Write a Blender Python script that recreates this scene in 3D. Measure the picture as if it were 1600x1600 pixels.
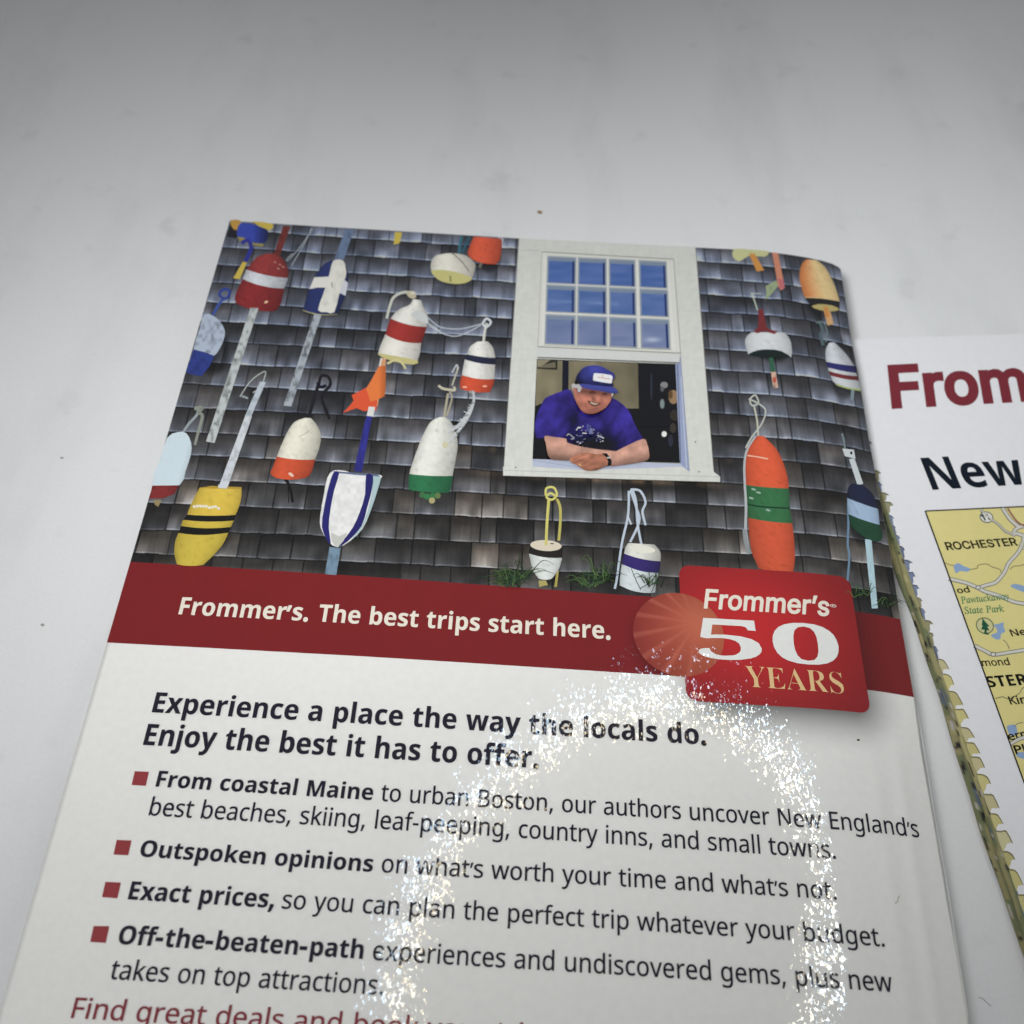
import bpy, math, random
import numpy as np
from mathutils import Matrix, Vector
from mathutils.geometry import delaunay_2d_cdt

# ------------------------------------------------------------------ clean
for o in list(bpy.data.objects): bpy.data.objects.remove(o)
SC = bpy.context.scene
COL = SC.collection
random.seed(4); RNG = np.random.default_rng(4)

# ------------------------------------------------------------------ camera
S = 0.149            # metres per page unit; the camera hangs one unit above the cover
H = 0.0110           # height of the flat part of the cover above the tabletop
FP = 1600.0          # focal length in pixels of the 1600 px photograph
PV = np.array([111.0, -2350.0, 1600.0]); PV /= np.linalg.norm(PV)
PU = np.array([1.0, 0.0575, 0.0]); PU -= (PU @ PV) * PV; PU /= np.linalg.norm(PU)
PN = np.cross(PU, PV)
if PN[2] > 0: PN = -PN
CAMZ = H + S
cd = bpy.data.cameras.new('camera'); cam = bpy.data.objects.new('camera', cd); COL.objects.link(cam)
cd.sensor_width = 36.0; cd.lens = 36.0; cd.clip_start = 0.005; cd.clip_end = 20.0
def _w(v): return Vector((v @ PU, v @ PV, v @ PN))
rx, up, bk = _w(np.array([1., 0, 0])), _w(np.array([0, -1., 0])), _w(np.array([0, 0, -1.]))
M = Matrix(((rx.x, up.x, bk.x, 0), (rx.y, up.y, bk.y, 0), (rx.z, up.z, bk.z, CAMZ), (0, 0, 0, 1)))
cam.matrix_world = M
cd.dof.use_dof = True; cd.dof.focus_distance = 0.166; cd.dof.aperture_fstop = 25.0
SC.camera = cam

# ------------------------------------------------------------------ light
w = bpy.data.worlds.new('World'); SC.world = w; w.use_nodes = True
bg = w.node_tree.nodes['Background']; bg.inputs[0].default_value = (0.93, 0.96, 1.0, 1); bg.inputs[1].default_value = 0.186
SC.view_settings.view_transform = 'Standard'; SC.view_settings.look = 'None'
SC.view_settings.exposure = 0.0; SC.view_settings.gamma = 1.0
def soft_lamp(p, aim, size, spread, energy, color=(1, 1, 1)):  # unseen area lamps, added and aimed to fit the brightness over book and table
    d = bpy.data.lights.new('fill_lamp', 'AREA'); d.shape = 'DISK'; d.size = size * S; d.spread = math.radians(spread); d.energy = energy; d.color = color
    o = bpy.data.objects.new('fill_lamp', d); COL.objects.link(o); o.location = (p[0] * S, p[1] * S, H + p[2] * S)
    o.rotation_euler = (Vector((aim[0] * S, aim[1] * S, 0)) - o.location).to_track_quat('-Z', 'Y').to_euler()
soft_lamp((-0.7, -0.5, 2.0), (-0.4, 0.6), 0.6, 100, 0.1120)
soft_lamp((-0.7, -0.5, 2.0), (0.6, 1.1), 0.6, 35, 0.0525, (0.985, 0.995, 1.0))
soft_lamp((0.0, -0.5, 2.0), (-0.4, 0.9), 0.6, 35, 0.0335)
def cover_z(u, v):
    """height of the cover (page units): flat, drooping to the spine side, with two faint creases low on the right"""
    u = np.asarray(u, float); v = np.asarray(v, float)
    a = 0.015 * np.clip((0.95 - v) / 0.45, 0, 1)
    z = -a * np.clip((u + 0.15) / 0.62, 0, None) ** 1.3
    z = z - 0.022 * np.clip((u - 0.33) / 0.148, 0, None) ** 2
    low = np.clip((0.47 - v) / 0.12, 0, 1)
    c1 = 0.425 - 0.03 * np.clip(0.47 - v, 0, 1)
    z = z + low * (0.0012 * np.exp(-((u - c1) / 0.008) ** 2) + 0.0008 * np.exp(-((u - c1 + 0.028) / 0.009) ** 2))
    z = z + 0.0005 * np.sin(u * 9 + 1.0) * np.sin(v * 7 + 0.4) * np.clip((0.45 - np.abs(u)) * 8, 0, 1)
    return z
RING_H, RING_E = 1.5, 0.00095
def ring_lamp():
    """three rows of diodes of the round lamp that the photo shows mirrored in the laminate"""
    rows = []
    for (off, col) in ((0.027, (0.52, 0.76, 1.0)), (0.0, (1.0, 0.98, 0.93)), (-0.027, (1.0, 0.84, 0.52))):
        d = bpy.data.lights.new('ring_diode', 'AREA'); d.shape = 'DISK'; d.size = 0.005; d.energy = RING_E; d.color = col
        rows.append((off, d))
    n = 34; pts = []
    for i in range(n):
        a = 2 * math.pi * i / n
        u = 0.122 + 0.196 * math.cos(a) + 0.060 * max(math.sin(a), -0.2); v = 0.205 + 0.247 * math.sin(a)
        e = 0.012
        nx = -(cover_z(u + e, v) - cover_z(u - e, v)) / (2 * e); ny = -(cover_z(u, v + e) - cover_z(u, v - e)) / (2 * e)
        N = Vector((nx, ny, 1)).normalized(); D = Vector((u, v, -1.0)).normalized()
        R = D - 2 * D.dot(N) * N; t = RING_H / R.z
        pts.append(Vector((u + R.x * t, v + R.y * t, 0)))
    c = sum(pts, Vector()) / n
    for off, d in rows:
        for p in pts:
            r_ = (p - c).normalized(); q = p + r_ * off * (1.15 if r_.x < 0 else 1.15 - 0.75 * r_.x)
            o = bpy.data.objects.new('ring_diode', d); COL.objects.link(o); o.location = (q.x * S, q.y * S, H + RING_H * S)
            o.rotation_euler = (Vector((0.05 * S, 0.5 * S, 0)) - o.location).to_track_quat('-Z', 'Y').to_euler()
ring_lamp()

# ------------------------------------------------------------------ projection helpers
def px_dir(P):
    P = np.atleast_2d(np.asarray(P, float))
    r = np.stack([(P[:, 0] - 800) / FP, (P[:, 1] - 800) / FP, np.ones(len(P))], 1)
    return np.stack([r @ PU, r @ PV, r @ PN], 1)
class Surf:
    def __init__(s, f): s.f = f
    def uv(s, P):
        d = px_dir(P); u = v = np.zeros(len(d))
        for _ in range(9):
            z = s.f(u, v); t = (CAMZ - z) / (-d[:, 2])
            u = d[:, 0] * t / S; v = d[:, 1] * t / S
        return np.stack([u, v], 1)
    def pos(s, UV, off):
        u, v = UV[:, 0], UV[:, 1]
        return np.stack([u * S, v * S, s.f(u, v) + off], 1)
def to_px(P):
    Q = P - np.array([0, 0, CAMZ])
    B = np.stack([PU, PV, PN])          # world -> photo axes
    c = Q @ B
    return np.stack([800 + FP * c[:, 0] / c[:, 2], 800 + FP * c[:, 1] / c[:, 2]], 1)
COVER = Surf(lambda u, v: H + S * cover_z(u, v))
FLAT = Surf(lambda u, v: H + 0 * u)
MAPZ = 0.0032
MAPTOP = Surf(lambda u, v: MAPZ + 0 * u)
TABLE = Surf(lambda u, v: 0 * u)

# ------------------------------------------------------------------ objects, labels
def tag(o, label=None, cat=None, group=None, kind=None):
    if label: o['label'] = label
    if cat: o['category'] = cat
    if group: o['group'] = group
    if kind: o['kind'] = kind
    return o
def empty(name, loc, label, cat):
    o = bpy.data.objects.new(name, None); COL.objects.link(o); o.location = loc; o.empty_display_size = 0.01
    return tag(o, label, cat)
def mesh_obj(name, V, F, mat, parent=None, col=None, smooth=False, root=None):
    me = bpy.data.meshes.new(name)
    V = np.asarray(V, float)
    if root is not None: V = V - np.array(root.location)
    if isinstance(F, np.ndarray):
        n, k = F.shape
        me.vertices.add(len(V)); me.vertices.foreach_set('co', V.astype(np.float32).ravel())
        me.loops.add(n * k); me.loops.foreach_set('vertex_index', F.astype(np.int32).ravel())
        me.polygons.add(n); me.polygons.foreach_set('loop_start', np.arange(0, n * k, k, dtype=np.int32))
        me.update(calc_edges=True)
    else:
        me.from_pydata([tuple(p) for p in V], [], F); me.update()
    if col is not None:
        ca = me.color_attributes.new('ink', 'FLOAT_COLOR', 'POINT')
        c = np.ones((len(V), 4), np.float32); c[:, :3] = col
        ca.data.foreach_set('color', c.ravel())
    if smooth: me.polygons.foreach_set('use_smooth', np.ones(len(me.polygons), bool))
    me.materials.append(mat)
    o = bpy.data.objects.new(name, me); COL.objects.link(o)
    if parent is not None: o.parent = parent
    return o

# ------------------------------------------------------------------ colour, noise
GAIN = 0.94
def lin(c):
    c = np.asarray(c, float) / 255.0
    return np.where(c <= 0.04045, c / 12.92, ((c + 0.055) / 1.055) ** 2.4)
def ink(c):
    a = lin(c); g = (a @ np.array([0.3, 0.59, 0.11]))[..., None]
    return np.clip((a + (g - a) * 0.09) * GAIN - 0.007, 0.002, 0.85)
def h2(i, j, s=0):
    x = np.sin(np.asarray(i) * 127.1 + np.asarray(j) * 311.7 + s * 74.7) * 43758.5453
    return x - np.floor(x)
def vnoise(x, y, s=0):
    i = np.floor(x); j = np.floor(y); f = x - i; g = y - j
    f = f * f * (3 - 2 * f); g = g * g * (3 - 2 * g)
    a = h2(i, j, s) * (1 - f) + h2(i + 1, j, s) * f
    b = h2(i, j + 1, s) * (1 - f) + h2(i + 1, j + 1, s) * f
    return a * (1 - g) + b * g

# ------------------------------------------------------------------ materials
def nodes(name):
    m = bpy.data.materials.new(name); m.use_nodes = True
    t = m.node_tree; return m, t, t.nodes['Principled BSDF']
def laminate():
    m, t, b = nodes('laminated_print')
    L = t.links
    a = t.nodes.new('ShaderNodeAttribute'); a.attribute_name = 'ink'
    tc = t.nodes.new('ShaderNodeTexCoord')
    fib = t.nodes.new('ShaderNodeTexNoise'); fib.inputs['Scale'].default_value = 900; fib.inputs['Detail'].default_value = 3
    L.new(tc.outputs['Object'], fib.inputs['Vector'])
    mr = t.nodes.new('ShaderNodeMapRange'); mr.inputs[3].default_value = 0.95; mr.inputs[4].default_value = 1.05
    L.new(fib.outputs['Fac'], mr.inputs[0])
    mx = t.nodes.new('ShaderNodeMix'); mx.data_type = 'RGBA'; mx.blend_type = 'MULTIPLY'; mx.inputs[0].default_value = 1
    L.new(a.outputs['Color'], mx.inputs[6]); L.new(mr.outputs[0], mx.inputs[7])
    L.new(mx.outputs[2], b.inputs['Base Color'])
    b.inputs['Roughness'].default_value = 0.55; b.inputs['Specular IOR Level'].default_value = 0.15
    b.inputs['Coat Weight'].default_value = 1.0; b.inputs['Coat Roughness'].default_value = 0.03; b.inputs['Coat IOR'].default_value = 1.6
    geo = t.nodes.new('ShaderNodeNewGeometry')
    acc = geo.outputs['Normal']
    for kind, sc, k in (('N', 2000, 0.047), ('V', 2700, 0.026), ('N', 5200, 0.018), ('N', 250, 0.016)):
        mp = t.nodes.new('ShaderNodeMapping'); mp.inputs['Scale'].default_value = (1.0, 0.6, 1.0)
        L.new(tc.outputs['Object'], mp.inputs['Vector'])
        n = t.nodes.new('ShaderNodeTexNoise' if kind == 'N' else 'ShaderNodeTexVoronoi'); n.inputs['Scale'].default_value = sc
        if kind == 'N': n.inputs['Detail'].default_value = 1
        L.new(mp.outputs[0], n.inputs['Vector'])
        s1 = t.nodes.new('ShaderNodeVectorMath'); s1.operation = 'SUBTRACT'; s1.inputs[1].default_value = (0.5, 0.5, 0.5)
        L.new(n.outputs['Color'], s1.inputs[0])
        s2 = t.nodes.new('ShaderNodeVectorMath'); s2.operation = 'SCALE'; s2.inputs['Scale'].default_value = k
        L.new(s1.outputs[0], s2.inputs[0])
        s3 = t.nodes.new('ShaderNodeVectorMath'); s3.operation = 'ADD'
        L.new(acc, s3.inputs[0]); L.new(s2.outputs[0], s3.inputs[1]); acc = s3.outputs[0]
    nz = t.nodes.new('ShaderNodeVectorMath'); nz.operation = 'NORMALIZE'; L.new(acc, nz.inputs[0])
    L.new(nz.outputs[0], b.inputs['Coat Normal'])
    return m
def matte(name, rough=0.7, spec=0.2, var=0.04, scale=700):
    m, t, b = nodes(name); L = t.links
    a = t.nodes.new('ShaderNodeAttribute'); a.attribute_name = 'ink'
    tc = t.nodes.new('ShaderNodeTexCoord')
    fib = t.nodes.new('ShaderNodeTexNoise'); fib.inputs['Scale'].default_value = scale; fib.inputs['Detail'].default_value = 3
    L.new(tc.outputs['Object'], fib.inputs['Vector'])
    mr = t.nodes.new('ShaderNodeMapRange'); mr.inputs[3].default_value = 1 - var; mr.inputs[4].default_value = 1 + var
    L.new(fib.outputs['Fac'], mr.inputs[0])
    mx = t.nodes.new('ShaderNodeMix'); mx.data_type = 'RGBA'; mx.blend_type = 'MULTIPLY'; mx.inputs[0].default_value = 1
    L.new(a.outputs['Color'], mx.inputs[6]); L.new(mr.outputs[0], mx.inputs[7])
    L.new(mx.outputs[2], b.inputs['Base Color'])
    b.inputs['Roughness'].default_value = rough; b.inputs['Specular IOR Level'].default_value = spec
    return m
def table_mat():
    m, t, b = nodes('white_tabletop'); L = t.links
    tc = t.nodes.new('ShaderNodeTexCoord')
    n1 = t.nodes.new('ShaderNodeTexNoise'); n1.inputs['Scale'].default_value = 26; n1.inputs['Detail'].default_value = 6; n1.inputs['Roughness'].default_value = 0.6
    mp = t.nodes.new('ShaderNodeMapping'); mp.inputs['Scale'].default_value = (1.6, 0.55, 0.55)
    L.new(tc.outputs['Object'], mp.inputs['Vector']); L.new(mp.outputs[0], n1.inputs['Vector'])
    r1 = t.nodes.new('ShaderNodeValToRGB'); e = r1.color_ramp.elements
    e[0].position = 0.28; e[0].color = (0.648, 0.654, 0.666, 1); e[1].position = 0.50; e[1].color = (0.715, 0.72, 0.728, 1)
    L.new(n1.outputs['Fac'], r1.inputs[0])
    n2 = t.nodes.new('ShaderNodeTexNoise'); n2.inputs['Scale'].default_value = 95; n2.inputs['Detail'].default_value = 3
    L.new(tc.outputs['Object'], n2.inputs['Vector'])
    r2 = t.nodes.new('ShaderNodeValToRGB'); e = r2.color_ramp.elements
    e[0].position = 0.22; e[0].color = (0.88, 0.88, 0.885, 1); e[1].position = 0.36; e[1].color = (1, 1, 1, 1)
    L.new(n2.outputs['Fac'], r2.inputs[0])
    mx = t.nodes.new('ShaderNodeMix'); mx.data_type = 'RGBA'; mx.blend_type = 'MULTIPLY'; mx.inputs[0].default_value = 1
    L.new(r1.outputs[0], mx.inputs[6]); L.new(r2.outputs[0], mx.inputs[7]); L.new(mx.outputs[2], b.inputs['Base Color'])
    n3 = t.nodes.new('ShaderNodeTexNoise'); n3.inputs['Scale'].default_value = 1500; n3.inputs['Detail'].default_value = 2
    L.new(tc.outputs['Object'], n3.inputs['Vector'])
    m3 = t.nodes.new('ShaderNodeMapRange'); m3.inputs[3].default_value = 0.955; m3.inputs[4].default_value = 1.045
    L.new(n3.outputs['Fac'], m3.inputs[0])
    mx3 = t.nodes.new('ShaderNodeMix'); mx3.data_type = 'RGBA'; mx3.blend_type = 'MULTIPLY'; mx3.inputs[0].default_value = 1
    L.new(mx.outputs[2], mx3.inputs[6]); L.new(m3.outputs[0], mx3.inputs[7]); L.new(mx3.outputs[2], b.inputs['Base Color'])
    b.inputs['Roughness'].default_value = 0.62; b.inputs['Specular IOR Level'].default_value = 0.25
    return m
LAM = laminate(); PAPER = matte('map_paper'); LEAF = matte('page_edges', 0.8, 0.1, 0.06, 1500)
TAB = table_mat()

# ------------------------------------------------------------------ printed art: flat ink layers that follow a sheet
LAY = 1.0e-5
def smooth_pts(P, closed=True, k=4):
    P = np.asarray(P, float); n = len(P); out = []
    rng = range(n if closed else n - 1)
    for i in rng:
        if closed: a, b, c, d = P[(i - 1) % n], P[i], P[(i + 1) % n], P[(i + 2) % n]
        else: a, b, c, d = P[max(i - 1, 0)], P[i], P[i + 1], P[min(i + 2, n - 1)]
        for j in range(k):
            t = j / k
            out.append(0.5 * (2 * b + (c - a) * t + (2 * a - 5 * b + 4 * c - d) * t * t + (3 * b - a - 3 * c + d) * t ** 3))
    if not closed: out.append(P[-1])
    return np.array(out)
def inside(P, loops):
    r = np.zeros(len(P), bool)
    for L in loops:
        x1, y1 = L[:, 0], L[:, 1]; x2, y2 = np.roll(x1, -1), np.roll(y1, -1)
        for a, b, c, d in zip(x1, y1, x2, y2):
            if b == d: continue
            m = ((b > P[:, 1]) != (d > P[:, 1]))
            r ^= m & (P[:, 0] < (c - a) * (P[:, 1] - b) / (d - b) + a)
    return r
def wound(P, loops):
    r = np.zeros(len(P), int)
    for L in loops:
        for (a, b), (c, d) in zip(L, np.roll(L, -1, 0)):
            if b == d: continue
            lo, hi = min(b, d), max(b, d)
            m = (P[:, 1] >= lo) & (P[:, 1] < hi) & (P[:, 0] < (c - a) * (P[:, 1] - b) / (d - b) + a)
            r[m] += 1 if d > b else -1
    return r != 0
def fill(loops, step=None, rule=None):
    V = []; E = []
    for L in loops:
        b = len(V); n = len(L); V += [tuple(p) for p in L]; E += [(b + i, b + (i + 1) % n) for i in range(n)]
    if step:
        A = np.concatenate(loops); lo, hi = A.min(0), A.max(0)
        gx, gy = np.meshgrid(np.arange(lo[0] + step * .5, hi[0], step), np.arange(lo[1] + step * .5, hi[1], step))
        G = np.stack([gx.ravel(), gy.ravel()], 1)
        if len(G):
            G = G[inside(G, loops)]; V += [tuple(p) for p in G]
    r = delaunay_2d_cdt([Vector(p) for p in V], E, [], 0, 1e-7)
    P = np.array([(p.x, p.y) for p in r[0]]); T = np.array([f for f in r[2] if len(f) == 3], int)
    if len(T) == 0: return P, T
    T = T[(rule or inside)(P[T].mean(1), loops)]
    return P, T
def dense(L, d):
    out = []
    for a, b in zip(L, np.roll(L, -1, 0)):
        n = max(1, int(math.ceil(np.linalg.norm(b - a) / d))); out += [a + (b - a) * i / n for i in range(n)]
    return np.array(out)
class Art:
    def __init__(s, surf, layer): s.surf = surf; s.V = []; s.C = []; s.F = []; s.O = []; s.n = 0; s.k = layer
    def add(s, UV, F, C, layer=None):
        s.V.append(UV); s.F += [tuple(int(i) + s.n for i in f) for f in F]; s.n += len(UV)
        C = np.asarray(C, float)
        if C.ndim == 1: C = np.tile(C, (len(UV), 1))
        s.C.append(C); s.O.append(np.full(len(UV), (s.k if layer is None else layer) * LAY)); s.k += 0.6
    def paint(s, P, col):
        return col(P[:, 0], P[:, 1]) if callable(col) else ink(col)
    def poly(s, pts, col, smooth=0, step=None, holes=()):
        L = [smooth_pts(pts, True, smooth) if smooth else np.asarray(pts, float)] + [np.asarray(h, float) for h in holes]
        if step is None:
            ext = np.ptp(L[0], axis=0).max(); step = 2.5 if callable(col) else (4.0 if ext > 7 else None)
        if step: L = [dense(l, step * 1.4) for l in L]
        P, T = fill(L, step)
        if len(T): s.add(s.surf.uv(P), T, s.paint(P, col))
    def stroke(s, pts, w, col, smooth=4, w2=None):
        P = smooth_pts(pts, False, smooth) if smooth else np.asarray(pts, float)
        seg = np.linalg.norm(np.diff(P, axis=0), axis=1)
        if seg.max() > 5:
            cum = np.concatenate([[0], np.cumsum(seg)]); tt = np.unique(np.concatenate([cum, np.arange(0, cum[-1], 4.0)]))
            P = np.stack([np.interp(tt, cum, P[:, 0]), np.interp(tt, cum, P[:, 1])], 1)
        d = np.gradient(P, axis=0); d /= (np.linalg.norm(d, axis=1)[:, None] + 1e-9); nrm = np.stack([-d[:, 1], d[:, 0]], 1)
        ww = np.linspace(w, w if w2 is None else w2, len(P))[:, None] / 2
        Q = np.concatenate([P - nrm * ww, P + nrm * ww]); n = len(P)
        F = [(i, i + 1, n + i + 1, n + i) for i in range(n - 1)]
        s.add(s.surf.uv(Q), F, s.paint(Q, col))
    def dot(s, c, rx_, ry_, col, n=18, rot=0.0):
        a = np.linspace(0, 2 * math.pi, n, endpoint=False)
        x, y = rx_ * np.cos(a), ry_ * np.sin(a)
        s.poly(np.stack([c[0] + x * math.cos(rot) - y * math.sin(rot), c[1] + x * math.sin(rot) + y * math.cos(rot)], 1), col)
    def loft(s, rows, bands, arc=2.0, light=(-0.38, 0.85), ns=15, sub=5, wear=0.05, seed=0, side=None):
        """rows: (xl,yl,xr,yr) down the axis; bands: (row index, colour)"""
        R = np.asarray(rows, float); n = len(R)
        ts = []
        cuts = sorted(b[0] for b in bands[1:])
        base = np.linspace(0, n - 1, (n - 1) * sub + 1)
        ts = np.unique(np.concatenate([base, [c - 0.012 for c in cuts], [c + 0.012 for c in cuts]]))
        ts = np.clip(ts, 0, n - 1)
        A = smooth_pts(R, False, 24); tt = np.linspace(0, n - 1, len(A))
        L = np.stack([np.interp(ts, tt, A[:, j]) for j in range(4)], 1)
        sv = np.linspace(0, 1, ns)
        P = L[:, None, :2] * (1 - sv)[None, :, None] + L[:, None, 2:] * sv[None, :, None]
        ax = np.gradient((L[:, :2] + L[:, 2:]) / 2, axis=0); ax /= (np.linalg.norm(ax, axis=1)[:, None] + 1e-9)
        wd = np.linalg.norm(L[:, 2:] - L[:, :2], axis=1); wd = wd / wd.max()
        amt = arc * wd * np.clip(ts / (n - 1) * 1.6 - 0.1, 0, 1)
        P = P + ax[:, None, :] * (amt[:, None] * (1 - (2 * sv - 1) ** 2)[None, :])[:, :, None]
        C = np.zeros((len(ts), ns, 3))
        for (t0, c) in bands: C[ts >= t0 - 1e-6] = ink(c)
        if side is not None:
            m_ = ts < side[0]; k_ = np.clip((sv - side[2]) / side[3], 0, 1)[None, :, None]; C[m_] = ink(side[1])[None, None] * (1 - k_) + C[m_] * k_
        x = 2 * sv - 1
        shade = np.clip(0.66 + 0.46 * np.exp(-((x - light[0]) / light[1]) ** 2) - 0.22 * np.abs(x) ** 6, 0.3, 1.15)
        C *= shade[None, :, None]
        X, Y = P[..., 0], P[..., 1]
        C *= (1 - 0.22 * np.clip((vnoise(X * 0.75, Y * 0.75, seed + 7) - 0.80) * 8, 0, 1) - 0.08 * np.clip((vnoise(X * 0.18, Y * 0.18, seed + 9) - 0.62) * 4, 0, 1))[..., None]
        C *= (1 + wear * (vnoise(X * 0.35, Y * 0.35, seed) - 0.5) * 2 + wear * (vnoise(X * 0.9, Y * 0.9, seed + 3) - 0.5))[..., None]
        m, k = len(ts), ns
        F = [(i * k + j, i * k + j + 1, (i + 1) * k + j + 1, (i + 1) * k + j) for i in range(m - 1) for j in range(k - 1)]
        s.add(s.surf.uv(P.reshape(-1, 2)), F, C.reshape(-1, 3))
    def text(s, txt, font, p0, p1, pt, pb, col, fit=None, grow=0.0, lean=False):
        """p0..p1: ink of the line (or of `fit`) on its baseline; pb->pt: cap height (pixels of the photo)"""
        q = s.surf.uv([p0, p1, pb, pt]); ex = q[1] - q[0]; wln = np.linalg.norm(ex); ex = ex / wln; ey = np.array([-ex[1], ex[0]])
        hgt = abs((q[3] - q[2]) @ ey)
        if lean: ey = (q[3] - q[2]) / hgt
        if font == 'B': grow += 0.003
        if font == 'R': grow += 0.005
        def lay(t):
            x = 0.0; out = []
            for ch in t:
                if ch == ' ': x += 0.205; continue
                adv, L = glyph(font, ch); out += [(ch, l + np.array([x, 0])) for l in [None] if False]
                out.append([l + np.array([x, 0.0]) for l in L]); x += adv
            return out
        G = lay(txt); ref = lay(fit) if fit else G
        xs = np.concatenate([l[:, 0] for g in ref for l in g]); x0, x1 = xs.min(), xs.max()
        cap = glyph(font, 'E' if font + 'E' in GLY else ('Y' if font == 'S' else 'P'))[1]
        ch = max(l[:, 1].max() for l in cap)
        kx = wln / (x1 - x0); ky = hgt / ch
        lay0 = s.k
        for g in G:
            if grow: g = offset_loops(g, grow)
            P, T = fill(g, None, wound)
            if not len(T): continue
            UV = q[0] + (P[:, :1] - x0) * kx * ex + P[:, 1:] * ky * ey
            s.add(UV, T, ink(col) if not callable(col) else col(UV), layer=lay0)
        s.k = lay0 + 0.6
    def build(s, name, mat, parent, root, label=None):
        UV = np.concatenate(s.V); V = s.surf.pos(UV, np.concatenate(s.O))
        o = mesh_obj(name, V, s.F, mat, parent, np.concatenate(s.C), root=root)
        # all ink faces up
        me = o.data; nn = np.zeros(len(me.polygons) * 3, np.float32); me.polygons.foreach_get('normal', nn)
        if (nn[2::3] < 0).any():
            import bmesh
            b = bmesh.new(); b.from_mesh(me)
            bmesh.ops.reverse_faces(b, faces=[f for f in b.faces if f.normal.z < 0]); b.to_mesh(me); b.free()
        if label: o['label'] = label
        return o
def offset_loops(loops, g):
    def area(L): x, y = L[:, 0], L[:, 1]; return 0.5 * np.sum(x * np.roll(y, -1) - np.roll(x, -1) * y)
    big = max(loops, key=lambda l: abs(area(l))); sg = 1 if area(big) > 0 else -1
    out = []
    for L in loops:
        keep = np.linalg.norm(L - np.roll(L, 1, 0), axis=1) > 1e-4
        L = L[keep]
        a = L - np.roll(L, 1, 0); b = np.roll(L, -1, 0) - L
        a /= np.linalg.norm(a, axis=1)[:, None]; b /= np.linalg.norm(b, axis=1)[:, None]
        na = np.stack([a[:, 1], -a[:, 0]], 1) * sg; nb = np.stack([b[:, 1], -b[:, 0]], 1) * sg
        m = na + nb; m /= np.maximum(np.sum(m * m, 1), 0.7)[:, None] / 2
        out.append(L + m * g)
    return out
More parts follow.
